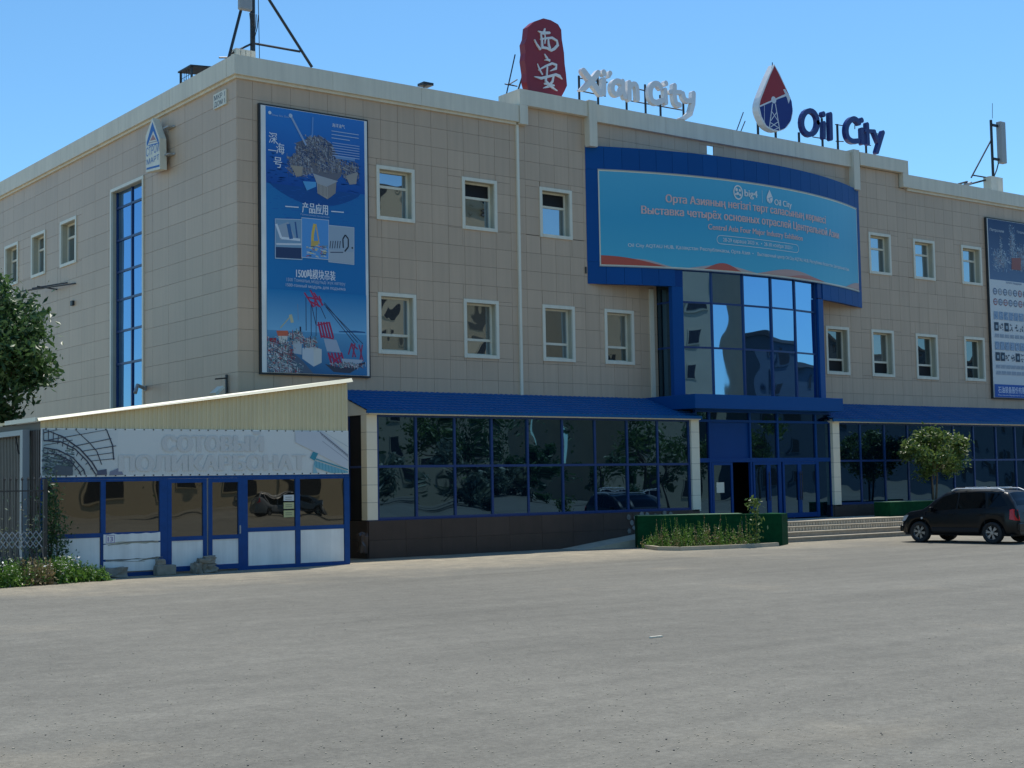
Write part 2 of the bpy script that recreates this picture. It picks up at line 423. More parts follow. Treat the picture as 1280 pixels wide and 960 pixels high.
def vis(t):
    k, a, c, b, d = t
    if d < 4.3: return False
    if k == 'f':
        if a > ban_l[0]-.1 and b < ban_l[2]+.1 and c > ban_l[1]-.1 and d < ban_l[3]+.1: return False
        if d < 4.9: return False
        return (b-a) > .5 and (d-c) > .5
    return (b-a) > 1.0 and (d-c) > .5
def sz(t):
    k, a, c, b, d = t
    p = Vector(((a+b)/2, 0, (c+d)/2)) if k == 'f' else Vector((0, (a+b)/2, (c+d)/2))
    return (p-CAM).length + (0 if k == 'f' else 5.5)
cand = sorted([t for t in tile_jobs if vis(t)], key=sz)[:296]
cs = set(cand); field = MB(); tcache = {}
for t in tile_jobs:
    k, a, c, b, d = t
    if t in cs:
        w, h = round(b-a-G, 3), round(d-c-G, 3); key = (k, w, h)
        if key not in tcache:
            q = MB()
            if k == 'f': q.box((-w/2, 0, -h/2), (w/2, .029, h/2))
            else: q.box((0, -w/2, -h/2), (.029, w/2, h/2))
            tcache[key] = mesh('facade_tile', q, m_tile)
        pr = rnd.uniform(-.0012, .0012)
        link('facade_tile', tcache[key], B, ((a+b)/2, pr, (c+d)/2) if k == 'f' else (pr, (a+b)/2, (c+d)/2))
    elif d-c > .02 and b-a > .02 and d > .0:
        pr = rnd.uniform(-.0012, .0012)
        if k == 'f': field.box((a+G/2, pr, c+G/2), (b-G/2, .0295, d-G/2))
        else: field.box((pr, a+G/2, c+G/2), (.0295, b-G/2, d-G/2))
o = obj('tile_field', field, m_tiles, B); o['kind'] = 'stuff'

# windows -------------------------------------------------
def window(x0, z0, x1, z1, side=False, low=False, dark=None, tilt=0):
    """white surround, deep reveal, white sash with transom, panes"""
    def P(u, d, z): return (u, d, z) if not side else (d, u, z)
    def bx(m, a, b): m.box(P(*a), P(*b))
    s = .085
    mb = MB()
    bx(mb, (x0-.02, -.035, z0-.02), (x0+s, .03, z1+.02)); bx(mb, (x1-s, -.035, z0-.02), (x1+.02, .03, z1+.02))
    bx(mb, (x0+s, -.035, z1-s), (x1-s, .03, z1+.02)); bx(mb, (x0+s, -.045, z0-.02), (x1-s, .03, z0+s))
    w = obj('window', mb, m_frame, B)
    # reveal
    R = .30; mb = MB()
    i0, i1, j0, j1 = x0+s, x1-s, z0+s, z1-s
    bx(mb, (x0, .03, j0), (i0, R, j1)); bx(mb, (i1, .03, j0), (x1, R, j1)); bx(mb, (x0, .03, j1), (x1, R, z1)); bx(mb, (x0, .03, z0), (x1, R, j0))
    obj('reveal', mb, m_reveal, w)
    f = .055; y0, y1 = R-.09, R-.01
    zt = j0 + (j1-j0)*(.30 if low else .66)
    mb = MB()
    bx(mb, (i0, y0, j0), (i0+f, y1, j1)); bx(mb, (i1-f, y0, j0), (i1, y1, j1)); bx(mb, (i0+f, y0, j1-f), (i1-f, y1, j1)); bx(mb, (i0+f, y0, j0), (i1-f, y1, j0+f))
    bx(mb, (i0+f, y0, zt-f/2-.01), (i1-f, y1, zt+f/2+.01))
    if side: bx(mb, ((i0+i1)/2-f/2, y0+.003, j0+f), ((i0+i1)/2+f/2, y1, zt-f/2-.01))
    obj('sash_frame', mb, m_frame, w)
    yg = R-.05
    for n, (a, b, which) in enumerate(((j0+f, zt-f/2-.01, 'low'), (zt+f/2+.01, j1-f, 'top'))):
        q = MB(); cx, cz = (i0+i1)/2, (a+b)/2
        rx, rz = rnd.uniform(-.006, .006), rnd.uniform(-.006, .006)
        def pt(u, z): return P(u, yg + (u-cx)*rx + (z-cz)*rz, z)
        q.quad(pt(i0+f, a), pt(i1-f, a), pt(i1-f, b), pt(i0+f, b))
        obj('pane', q, m_black if dark == which else (m_pane if side or z0 > 9 else rnd.choice((m_pane, m_pane2, m_pane2, m_pane3))), w)
    return w
dk_up = {1: 'top', 2: 'top'}; dk_lo = {4: 'low', 5: 'low', 6: 'low'}
for i, r in enumerate(up_w): window(*r, dark=dk_up.get(i))
for i, r in enumerate(lo_w): window(*r, low=True, dark=dk_lo.get(i))
for r in side_small: window(*r, side=True)
# tall stair window on the side wall
y0, z0, y1, z1 = stair
mb = MB(); s = .10
mb.box((-.04, y0, z0), (.03, y0+s, z1)); mb.box((-.04, y1-s, z0), (.03, y1, z1)); mb.box((-.04, y0+s, z1-s), (.03, y1-s, z1)); mb.box((-.04, y0+s, z0), (.03, y1-s, z0+s))
sw = obj('stair_window', mb, m_frame, B)
mb = MB(); mb.box((.03, y0, z0), (.30, y0+s, z1)); mb.box((.03, y1-s, z0), (.30, y1, z1)); mb.box((.03, y0+s, z1-s), (.30, y1-s, z1)); obj('reveal', mb, m_reveal, sw)
rows = [z0+s] + sorted(at_x(141, py)[1] for py in (260.6, 301.2, 340.5, 375.6, 414.9, 455.5)) + [z1-s]
ym = (y0+y1)/2
mb = MB(); cols = [y0+s, ym, y1-s]
for yy in cols: mb.box((.14, yy-.04, z0+s), (.20, yy+.04, z1-s))
for zz in rows[1:-1]:
    for a, b in zip(cols, cols[1:]): mb.box((.143, a+.04, zz-.035), (.197, b-.04, zz+.035))
obj('mullion_grid', mb, m_darkblue, sw)
for a, b in zip(rows, rows[1:]):
    for c, d in zip(cols, cols[1:]):
        q = MB(); k = rnd.uniform(-.004, .004); k2 = rnd.uniform(-.004, .004)
        q.quad((.18+k, c, a), (.18-k, d, a), (.18-k+k2, d, b), (.18+k+k2, c, b)); obj('pane', q, m_panest, sw)

# parapets
def fascia(name, segs, m=m_white):
    for s_ in segs:
        q = MB(); q.box(*s_); o = obj(name, q, m, B)
J = .008
segs = []; x = -.16
for x1 in (3.0, 6.1, 9.1): segs.append(((x+J, -.16, 13.58), (x1, .35, 14.13))); x = x1
x = 29.5
for x1 in (33, 36.5, 40, 44, 48): segs.append(((x+J, -.16, 13.60), (x1, .35, 14.13))); x = x1
y = .35
for y1 in (4.2, 8.2, 12.2, 16.2, 20.2, 24.2, 28.2, 32): segs.append(((-.16, y+J, 13.58), (.35, y1, 14.13))); y = y1
fascia('parapet_panel', segs)
for a_, b_ in (((-.07, -.07, 13.50), (9.8, -.001, 13.578)), ((29.55, -.07, 13.50), (XE, -.001, 13.598)), ((-.07, .001, 13.50), (-.001, YE, 13.578))):
    q = MB(); q.box(a_, b_); obj('cornice_strip', q, m_white, B)
q = MB(); q.box((9.1, -.16, 13.58), (9.84, .35, 14.12)); obj('parapet_panel', q, m_white, B)
# raised middle parapet
segs = []; x = 9.86
for x1 in (12.70,): segs.append(((x, -.2, 14.15), (x1, .95, 14.66)))
segs.append(((9.86, -.2, 13.52), (10.18, .95, 14.146)))
xx = [13.06, 16.3, 19.6, 22.9, 26.08]
for a, b in zip(xx, xx[1:]): segs.append(((a+J, -.13, 14.05), (b, .36, 14.64)))
segs.append(((26.55, -.2, 14.17), (29.5, .95, 14.68))); segs.append(((29.16, -.2, 13.60), (29.5, .95, 14.166)))
segs.append(((12.71, -.26, 13.15), (13.05, .95, 14.70))); segs.append(((26.09, -.26, 13.15), (26.44, .95, 14.72)))
fascia('parapet_panel', segs)
q = MB(); q.box((26.445, -.18, 13.2), (26.545, .3, 14.66)); obj('joint_strip', q, m_dark, B)
q = MB(); q.box((9.80, -.07, 4.8), (9.89, -.001, 13.5)); obj('downpipe', q, m_frame, B)
q = MB(); q.tube([(12.62, -.02, 9.12), (12.62, -.02, 8.9)], .03); obj('wall_hook', q, m_dark, B)

# ---- ground floor glazed volumes
FY = -1.8
def awning(x0, x1, left_cheek):
    q = MB(); nx = int((x1-x0)/.07); ny = 8
    def h(t): return 4.10 + (4.82-4.10)*t
    pts = []
    for k in range(ny):
        t0, t1 = k/ny, (k+1)/ny
        for t, lift in ((t0, .028), (t1, 0.0)):
            pts.append((t, lift))
    def fn(u, v):
        k = int(round(v*(len(pts)-1))); t, l = pts[k]; xx_ = x0 + (x1-x0)*u
        hip = .0
        return (xx_, -2.08 + 2.08*t, h(t) + l + .012*math.sin(xx_*2*math.pi/.2))
    q.grid(fn, nx, len(pts)-1)
    a = obj('awning', q, m_awn, B)
    q = MB(); q.box((x0, -2.09, 4.03), (x1, -2.05, 4.125)); obj('awning_trim', q, m_awn, a)
    q = MB(); q.box((x0+.1, -2.04, 4.0), (x1-.02, -1.72, 4.06)); obj('soffit_beam', q, m_col, a)
    if left_cheek:
        q = MB(); q.prism([(x0+.12, -2.0, 4.07), (x0+.12, -.02, 4.74), (x0+.12, -.02, 4.0), (x0+.12, -2.0, 4.0)], (.04, 0, 0)); obj('cheek', q, m_col, a)
awning(2.86, 15.75, True); awning(22.25, XE, False)
def column(x, y, z0, z1, w=.34, d=.30):
    c = MB(); c.box((x+.01, y+.01, z0), (x+w-.01, y+d-.01, z1)); co = obj('column', c, m_joint, B)
    n = 6; hh = (z1-z0)/n
    for k in range(n):
        q = MB(); q.box((x, y, z0+k*hh+.004), (x+w, y+d, z0+(k+1)*hh-.004)); obj('tile', q, m_col, co)
column(2.98, -1.87, 1.06, 4.0); column(15.42, -1.9, 1.0, 4.12, .36); column(22.42, -1.9, 1.0, 4.12, .36)
def curtain(xs, zs, y, pane, frame, pw=.07, solid=()):
    q = MB(); q.box((xs[0]-pw/2, y-.03, zs[-1]-pw/2), (xs[-1]+pw/2, y+.05, zs[-1]+pw/2))
    fr = obj('curtain_wall', q, frame, B)
    for x in xs: q = MB(); q.box((x-pw/2, y-.03, zs[0]-pw/2), (x+pw/2, y+.05, zs[-1]-pw/2-.002)); obj('mullion', q, frame, fr)
    for z in zs[:-1]:
        for a, b in zip(xs, xs[1:]): q = MB(); q.box((a+pw/2, y-.025, z-pw/2), (b-pw/2, y+.045, z+pw/2)); obj('rail', q, frame, fr)
    for i, (a, b) in enumerate(zip(xs, xs[1:])):
        for j, (c, d) in enumerate(zip(zs, zs[1:])):
            q = MB(); k, k2 = rnd.uniform(-.010, .010), rnd.uniform(-.012, .012)
            q.quad((a+pw/2, y+.01+k, c+pw/2), (b-pw/2, y+.01-k, c+pw/2), (b-pw/2, y+.01-k+k2, d-pw/2), (a+pw/2, y+.01+k+k2, d-pw/2))
            obj('pane', q, pane, fr)
    return fr
curtain([3.36, 4.65, 5.99, 7.33, 8.67, 10.02, 11.33, 12.67, 13.98, 15.38], [1.09, 2.55, 3.98], FY, m_paneg, m_darkblue)
curtain([22.82, 24.02, 25.39, 26.75, 28.15, 29.55, 30.83, 32.31, 33.61, 35.0, 36.4, 37.8, 39.2, 40.6, 42, 44, 46, 48], [1.09, 2.62, 3.98], FY, m_paneg, m_darkblue)
# glazed left end
q = MB(); q.box((3.02, -1.57, 1.06), (3.06, -.03, 4.02)); es = obj('end_glazing', q, m_black, B)
q = MB(); q.box((2.99, -.9, 1.06), (3.02, -.84, 4.02)); q.box((2.99, -1.57, 2.52), (3.018, -.03, 2.58)); obj('mullion', q, m_darkblue, es)
# plinth of slabs
for a_, b_ in ((3.03, 15.7), (22.42, XE)): q = MB(); q.box((a_, -1.86, 0), (b_, -.0, 1.04)); obj('plinth', q, m_joint, B)
x = 3.0; 
while x < 15.6:
    x1 = min(x+1.22, 15.72)
    for (z0, z1) in ((0, .50), (.506, 1.04)):
        q = MB(); q.box((x+.004, -1.9, z0), (x1-.004, -1.862, z1)); obj('plinth_slab', q, m_plinth, B)
    x = x1
x = 22.4
while x < 47.9:
    x1 = min(x+1.3, 48)
    q = MB(); q.box((x+.004, -1.9, .3), (x1-.004, -1.862, 1.04)); obj('plinth_slab', q, m_plinth, B); x = x1
for a_, b_ in ((2.98, 15.75), (22.4, XE)): q = MB(); q.box((a_, -1.9, 1.042), (b_, -1.78, 1.052)); obj('sill_strip', q, m_darkblue, B)
for z0, z1 in ((0, .5), (.506, 1.03)):
    q = MB(); q.box((2.97, -1.86, z0), (3.02, -.02, z1)); obj('plinth_slab', q, m_plinth, B)
# rubble stone patch on the plinth
q = MB(); rr = random.Random(3)
pts = []
for k in range(400):
    p = (rr.uniform(12.55, 14.4), rr.uniform(.42, .98))
    if all(math.hypot(p[0]-a, p[1]-b) > .17 for a, b in pts): pts.append(p)
for a, b in pts:
    n = rr.randint(5, 7); r = rr.uniform(.075, .095); ph = rr.uniform(0, 6)
    q.prism([(a+r*math.cos(ph+2*math.pi*i/n)*rr.uniform(.85, 1.1), -1.90, b+r*math.sin(ph+2*math.pi*i/n)*rr.uniform(.85, 1.1)) for i in range(n)][::-1], (0, -.02, 0))
o = obj('rubble_cladding', q, m_stone, B)

# ---- entrance: curved blue sign frame, curved glazing
RC = 17.95; CX = 19.65; SAG = 1.4
def arc(x): return -(SAG - (RC - math.sqrt(RC*RC - (x-CX)**2)))
def arcpt(x, z, d=0.0):
    n = Vector((x-CX, arc(x)-(RC-SAG), 0)).normalized(); return Vector((x, arc(x), z)) + n*d
def arcbox(x0, x1, z0, z1, d0, d1, n=1, mb=None):
    mb = mb or MB(); k = len(mb.v)
    for i in range(n+1):
        xx_ = x0+(x1-x0)*i/n
        for z in (z0, z1):
            for d in (d0, d1): mb.v.append(tuple(arcpt(xx_, z, d)))
    for i in range(n):
        a = k+i*4; b = a+4
        mb.f += [(a+1, b+1, b+3, a+3), (a, a+2, b+2, b), (a+2, a+3, b+3, b+2), (a, b, b+1, a+1)]
    mb.f += [(k, k+1, k+3, k+2), (k+4*n, k+4*n+2, k+4*n+3, k+4*n+1)]
    return mb
q = arcbox(12.70, 26.58, 9.15, 13.18, -.25, -.012, 24); core = obj('sign_frame', q, m_blueframe, B)
arcbox(12.72, 16.05, 8.58, 9.15, -.25, -.012, 6, q2 := MB()); obj('lower_frame', q2, m_blueframe, core)
arcbox(22.76, 26.56, 8.60, 9.15, -.25, -.012, 6, q2 := MB()); obj('lower_frame', q2, m_blueframe, core)
q2 = MB(); q2.prism([tuple(arcpt(12.70+(26.58-12.70)*i/24, 13.18, -.2)) for i in range(25)], (0, 0, .012)); obj('top_cap', q2, m_blueframe, core)
xs = [12.70+.61*k for k in range(23)] + [26.58]
for a, b in zip(xs, xs[1:]):
    if b-a < .1: continue
    for (z0, z1) in ((12.42, 13.20), (8.57, 9.30)):
        if z0 < 10 and not (b <= 16.1 or a >= 22.7): continue
        obj('cladding_panel', arcbox(a+.005, b-.005, z0, z1, -.011, .012), m_blue, core)
q2 = arcbox(12.70, 13.10, 9.306, 12.414, -.011, .012, 1); obj('cladding_panel', q2, m_blue, core)
q2 = arcbox(26.22, 26.58, 9.306, 12.414, -.011, .012, 1); obj('cladding_panel', q2, m_blue, core)
# legs at both sides of the glazing
for (a, b) in ((15.62, 16.04), (22.76, 23.10)):
    q2 = MB(); n_ = arcpt(a, 0, 0); m_ = arcpt(b, 0, 0)
    q2.prism([(a, n_.y, 4.8), (b, m_.y, 4.8), (b, m_.y+.16, 4.8), (a, n_.y+.16, 4.8)][::-1], (0, 0, 8.572-4.8)); obj('side_post', q2, m_blue, core)
# return glazing and its mullions
q2 = MB(); q2.box((15.80, -.85, 4.8), (15.84, -.0, 8.9)); rg = obj('return_glazing', q2, m_paneg, B)
q2 = MB()
for z in (6.52, 8.07): q2.box((15.78, -.85, z-.03), (15.80, 0, z+.03))
obj('rail', q2, m_darkblue, rg)
q2 = MB(); q2.box((15.42, -.05, 4.8), (15.60, -.002, 8.57)); obj('edge_strip', q2, m_white, B)
# curved glazing between the legs
gx = [16.05, 17.30, 18.70, 20.10, 21.42, 22.75]; gz = [4.9, 6.53, 8.07, 9.2]
cg = obj('curved_glazing', arcbox(16.05, 22.75, 4.84, 4.90, -.22, -.08, 12), m_darkblue, B)
for x in gx: q2 = MB(); q2.box((x-.035, arc(x)+.10, gz[0]+.001), (x+.035, arc(x)+.20, gz[-1])); obj('mullion', q2, m_darkblue, cg)
for z in gz[1:-1]:
    for a, b in zip(gx, gx[1:]):
        q2 = MB(); q2.prism([(a+.036, arc(a)+.115, z-.03), (b-.036, arc(b)+.115, z-.03), (b-.036, arc(b)+.19, z-.03), (a+.036, arc(a)+.19, z-.03)][::-1], (0, 0, .06)); obj('rail', q2, m_darkblue, cg)
for a, b in zip(gx, gx[1:]):
    for c, d in zip(gz, gz[1:]):
        k = rnd.uniform(-.012, .012); k2 = rnd.uniform(-.006, .006); q2 = MB(); ya, yb = arc(a)+.15+k2, arc(b)+.15-k2
        q2.quad((a+.03, ya, c+.03), (b-.03, yb, c+.03), (b-.03, yb+k, d-.03 if d < 9.1 else 9.2), (a+.03, ya+k, d-.03 if d < 9.1 else 9.2))
        obj('pane', q2, m_panee, cg)
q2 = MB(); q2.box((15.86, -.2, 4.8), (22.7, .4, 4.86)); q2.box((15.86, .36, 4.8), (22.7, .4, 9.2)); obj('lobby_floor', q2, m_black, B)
# canopy slab over the doors
q2 = MB(); q2.box((15.13, -2.42, 4.36), (22.42, -.0, 4.83)); bevel(obj('canopy_slab', q2, m_blue, B), .012)
# entrance ground floor glazing
EY = -1.74
def ex(px): return at_y(px, 560, EY)[0]
def ez(py, px=950): return at_y(px, py, EY)[1]
exs = [ex(870), ex(886.7), ex(937.5), ex(972), ex(1019.6), ex(1038)]
zb, zd, ztr, ztop = .64, ez(575), ez(527), 4.36
pw = .08; q2 = MB(); q2.box((exs[0]-pw/2, EY-.04, 4.28), (exs[-1]+pw/2, EY+.06, 4.355)); ent = obj('entrance_screen', q2, m_blueframe, B)
for x in exs: q2 = MB(); q2.box((x-pw/2, EY-.04, zb), (x+pw/2, EY+.06, 4.278)); obj('mullion', q2, m_blueframe, ent)
for a, b in zip(exs, exs[1:]):
    for z_, h_ in ((ztr, .04), (zd, .07)): q2 = MB(); q2.box((a+pw/2, EY-.036, z_-h_), (b-pw/2, EY+.05, z_+h_)); obj('rail', q2, m_blueframe, ent)
for i, (a, b) in enumerate(zip(exs, exs[1:])):
    for (c, d) in ((zd+.07, ztr-.04), (ztr+.04, ztop)):
        q2 = MB(); k = rnd.uniform(-.006, .006)
        solid = (i == 1 and c < 3)
        q2.quad((a+pw/2, EY+.02+k, c), (b-pw/2, EY+.02-k, c), (b-pw/2, EY+.02-k, d), (a+pw/2, EY+.02+k, d)); obj('pane', q2, m_blueframe if solid else m_paneg, ent)
for i in (0, 4):
    a, b = exs[i], exs[i+1]; q2 = MB(); q2.quad((a+pw/2, EY+.02, zb), (b-pw/2, EY+.016, zb), (b-pw/2, EY+.016, zd-.07), (a+pw/2, EY+.02, zd-.07)); obj('pane', q2, m_paneg, ent)
def door(px0, px1, open_=False, note=False, handle=None):
    a, b = ex(px0), ex(px1); f = .09; z0, z1 = zb+.02, zd-.075
    if open_:
        q = MB(); q.box((a, EY+.9, z0), (b, EY+.92, z1)); q.box((a, EY+.02, z0-.01), (b, EY+.9, z0)); dd = obj('open_doorway', q, m_black, B)
        q = MB(); q.box((a+.0, EY+.02, z0), (a+.05, EY+.85, z1)); obj('open_leaf', q, m_darkblue, dd); return
    q = MB()
    q.box((a, EY-.03, z0), (a+f, EY+.03, z1)); q.box((b-f, EY-.03, z0), (b, EY+.03, z1)); q.box((a+f, EY-.028, z1-f), (b-f, EY+.028, z1)); q.box((a+f, EY-.028, z0), (b-f, EY+.028, z0+.16))
    dd = obj('door', q, m_blueframe, B)
    q = MB(); q.quad((a+f, EY, z0+.16), (b-f, EY, z0+.16), (b-f, EY, z1-f), (a+f, EY, z1-f)); obj('pane', q, m_paneg, dd)
    if note:
        q = MB(); q.box((a+f+.12, EY-.012, 1.58), (a+f+.48, EY-.004, 1.93)); obj('paper_notice', q, m_frame, dd)
    if handle is not None:
        hx = a+f/2 if handle < 0 else b-f/2
        q = MB(); q.tube([(hx, EY-.09, z0+.6), (hx, EY-.09, z0+1.6)], .018); q.tube([(hx, EY-.09, z0+.7), (hx, EY-.02, z0+.7)], .012); q.tube([(hx, EY-.09, z0+1.5), (hx, EY-.02, z0+1.5)], .012); obj('handle', q, m_dark, dd)
door(888.5, 914.5, note=True); door(914.5, 939.5, open_=True); door(940, 959.5, handle=1); door(959.5, 975, handle=None)
door(977, 998, handle=1); door(998, 1022, handle=-1)
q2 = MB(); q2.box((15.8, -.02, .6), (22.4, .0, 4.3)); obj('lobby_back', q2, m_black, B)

# wall fittings, each fixed to the building
def lightbox(name, label, cat, parts): pass
fl = thing('floodlight', 'small floodlight on a steel bracket low on the side wall near the corner', 'floodlight', (-.1, .7, 4.9))
q = MB(); q.box((-.06, .62, 4.55), (-.02, .70, 5.2)); q.tube([(-.04, .66, 5.1), (-.45, .5, 5.05)], .02, 6); obj('bracket', q, m_dark, fl)
q = MB(); q.prism([(-.55, .30, 4.66), (-.30, .30, 4.86), (-.26, .30, 4.80), (-.50, .30, 4.58)], (0, .38, 0)); obj('lamp_housing', q, m_frame, fl)
sc = thing('wall_camera', 'grey security camera beside the foot of the tall stair window', 'camera', (-.1, 6.4, 5.2))
q = MB(); q.box((-.05, 6.3, 5.1), (-.01, 6.42, 5.25)); obj('mount', q, m_lamp, sc)
q = MB(); q.tube([(-.05, 6.36, 5.17), (-.35, 6.2, 5.25), (-.5, 6.0, 5.0)], .06, 8); obj('housing', q, m_lamp, sc)
q = MB()
for (a, b) in (((-.03, 12.4, 9.2), (-.7, 16.0, 9.3)), ((-.03, 13.2, 9.32), (-.5, 15.4, 9.35)), ((-.02, 14.2, 9.2), (-.6, 14.6, 9.32))): q.tube([a, b], .025, 6)
tag(obj('wall_aerial', q, m_dark), 'thin dark rod aerial sticking out below the second side window', 'aerial')
q = MB(); q.box((-.08, 12.55, 8.45), (-.01, 12.75, 8.62)); tag(obj('junction_box', q, m_dark), 'small black junction box on the side wall under the rod aerial', 'junction box')

# ================================================================== BANNERS AND SIGNS ON THE WALLS
def W8(r, g_, b): return lin((r, g_, b))
# photo colours are seen in shade; sheets get paler true colours
def framed_banner(root, x0, z0, x1, z1, y=-.10):
    q = MB(); q.box((x0, y, z0), (x1, -.002, z1)); b_ = obj('frame', q, m_dark, root)
    q = MB(); s = .05; q.box((x0+s, y-.012, z0+s), (x1-s, y-.001, z1-s)); return obj('board', q, m_panelw, root)
def flatmap(y): return lambda u, v, d: (u, y-d, v)
# --- left banner
bl = thing('wall_banner', 'tall blue banner with oil platform and red crane pictures beside the building corner', 'banner', (2.4, -.1, 5.2))
x0, z0, x1, z1 = .63, 5.18, 4.22, 12.87
framed_banner(bl, x0, z0, x1, z1)
sh = Sheet(flatmap(-.112), 0)
a0, a1 = x0+.20, x1-.14; b0, b1 = z0+.06, z1-.06
def bp(cx, cy): return at_y(300+cx/6, 100+cy/6, -.11)       # from the 6x crop
def bq(cx, cy): return at_y(300+cx/4, 250+cy/4, -.11)       # from the 4x crop
def bs(cx, cy): return at_y(320+cx/6, 320+cy/6, -.11)
sky_t, sky_b = (.03, .17, .52), (.04, .23, .60)
sh.rect(a0, b0, a1, b1, [(.012, .21, .48), (.012, .21, .48), (.015, .14, .40), (.02, .18, .45)])
# sea oval at the top
zt = b1; cxm = (a0+a1)/2
pts = [(a0, zt), (a0, bp(170, 745)[1])] + [(a0+(a1-a0)*i/14, bp(170, 745)[1] - .95*math.sin(math.pi*i/14)**.8*.62 - .25*i/14*0) for i in range(1, 14)] + [(a1, bp(925, 830)[1]+.1), (a1, zt)]
sh.p(pts, (.008, .085, .30))
sh.p([(a0, zt), (a0, zt-2.2), (a1, zt-2.2), (a1, zt)], [(.03, .22, .60), (.008, .08, .34), (.008, .09, .36), (.03, .19, .55)])
rr = random.Random(5)
for k in range(160):
    sh.d -= .00001
    u = rr.uniform(a0+.03, a1-.25); v = rr.uniform(zt-3.2, zt-1.3); sh.line([(u, v), (u+rr.uniform(.06, .2), v)], .012, (.015, .12, .42), .00001)
def rig(cx, cy, w, h, n, seed, pal):
    r_ = random.Random(seed); w *= 1.35; dd = sh.d; n = int(n*2.4)
    for k in range(n):
        sh.d = dd + (k % 45)*.00003
        u = cx + r_.gauss(0, .30)*w; v = cy + r_.gauss(0, .30)*h
        if abs(u-cx) > w*.62 or abs(v-cy) > h*.62: continue
        c = r_.choice(pal); f = r_.uniform(.7, 1.15); c = tuple(q_*f for q_ in c)
        t = r_.random(); s_ = r_.uniform(.015, .075)
        if t < .45: sh.line([(u-s_, v+s_*.35), (u+s_, v-s_*.35)], r_.uniform(.008, .02), c, .00001)
        elif t < .9: sh.line([(u, v-s_), (u, v+s_)], r_.uniform(.008, .024), c, .00001)
        else: sh.p([(u-s_*.5, v-s_*.4), (u+s_*.5, v-s_*.5), (u+s_*.5, v+s_*.4), (u-s_*.5, v+s_*.5)], c, .00001)
    sh.d = dd + .0016
pal = [(.24, .25, .28), (.36, .36, .38), (.16, .18, .24), (.05, .07, .13), (.40, .42, .46), (.28, .24, .22), (.22, .17, .16), (.03, .07, .2), (.08, .10, .16)]
def quadp(f, P_, col): sh.p([f(*p_) for p_ in P_], col)
quadp(bp, [(360, 580), (540, 540), (760, 640), (760, 720), (720, 760), (550, 700), (420, 720)], (.16, .16, .19))
quadp(bp, [(420, 470), (560, 420), (690, 480), (760, 640), (560, 640), (420, 580)], (.13, .14, .18))
for (cx, cy, w, h, n, s_) in ((450, 640, .50, .55, 260, 1), (540, 560, .65, .45, 340, 2), (570, 480, .5, .4, 260, 3), (650, 620, .65, .5, 320, 4), (830, 690, .33, .5, 190, 6), (640, 520, .35, .3, 140, 7)):
    u, v = bp(cx, cy); rig(u, v, w, h, n, s_, pal)
quadp(bp, [(575, 770), (655, 800), (655, 895), (580, 850)], (.42, .38, .34)); quadp(bp, [(655, 800), (722, 760), (715, 850), (655, 895)], (.30, .27, .25))
for k in range(7): quadp(bp, [(585+k*10, 778+k*4), (588+k*10, 779+k*4), (588+k*10, 860+k*3), (585+k*10, 858+k*3)], (.14, .13, .13))
quadp(bp, [(545, 700), (600, 720), (735, 760), (650, 800), (575, 775)], (.40, .41, .43))
quadp(bp, [(790, 720), (880, 690), (870, 780), (820, 785)], (.36, .33, .30)); quadp(bp, [(380, 640), (470, 650), (460, 720), (420, 725)], (.38, .32, .26))
quadp(bp, [(470, 760), (570, 765), (570, 800), (500, 830)], (.10, .38, .70)); quadp(bp, [(700, 560), (860, 585), (860, 610), (720, 590)], (.16, .30, .55))
sh.line([bp(495, 490), bp(380, 270)], .06, (.32, .42, .60)); sh.line([bp(540, 430), bp(545, 280)], .05, (.13, .30, .62)); sh.disc(*bp(378, 268), .06, (.5, .58, .7))
u, v = bp(222, 245); sh.disc(u, v, .05, (.7, .75, .8)); u2, _ = bp(365, 268); sh.text('Deep Sea One', u+.07, v-.07, u2-u-.07, .05, (.45, .55, .7))
white = (.78, .80, .84)
for ch, cx, cy in (('深', 215, 465), ('海', 270, 545), ('一', 210, 560), ('号', 252, 648)):
    u, v = bp(cx, cy); sh.text(ch, u, v if ch != '一' else v+.03, .26, .25 if ch != '一' else .20, white, .008)
u, v = bp(690, 350); sh.text('海洋油气', u, v, .42, .09, white, .01)
for k in range(3):
    u, v = bp(685, 382+k*26); sh.line([(u, v), (u+.92-(.3 if k == 2 else 0), v)], .022, (.45, .55, .72))
for k in range(6):
    u, v = bp(690, 470+k*19); sh.line([(u, v), (u+.92, v)], .02, (.40, .50, .70))
# product line
u, v = bq(310, 58); u2, _ = bq(438, 60); sh.text('产品应用', u, v, u2-u, .24, white, .012)
sh.line([bq(225, 32), bq(292, 37)], .03, white); sh.line([bq(455, 57), bq(518, 62)], .03, white); u, v = bq(302, 75); u2, _ = bq(445, 80); sh.text('Применение продукции', u, v, u2-u, .05, (.4, .5, .68))
def pic(p0, p1, p2, p3, bgc, fn):
    P_ = [bq(*p0), bq(*p1), bq(*p2), bq(*p3)]; cxx = sum(p_[0] for p_ in P_)/4; cyy = sum(p_[1] for p_ in P_)/4
    sh.p([(cxx+(p_[0]-cxx)*1.03, cyy+(p_[1]-cyy)*1.03) for p_ in P_], (.6, .65, .7)); sh.p(P_, bgc); fn()
def p1_():
    quadp(bq, [(178, 235), (308, 240), (308, 295), (178, 288)], (.03, .06, .14)); quadp(bq, [(180, 130), (240, 110), (275, 190), (200, 200)], (.35, .42, .50))
    sh.line([bq(180, 120), bq(205, 190), bq(300, 200)], .07, (.7, .75, .8)); sh.line([bq(240, 120), bq(255, 195)], .12, (.05, .16, .36)); sh.line([bq(275, 110), bq(285, 190)], .05, (.04, .12, .3)); sh.line([bq(180, 220), bq(305, 222)], .05, (.7, .72, .75))
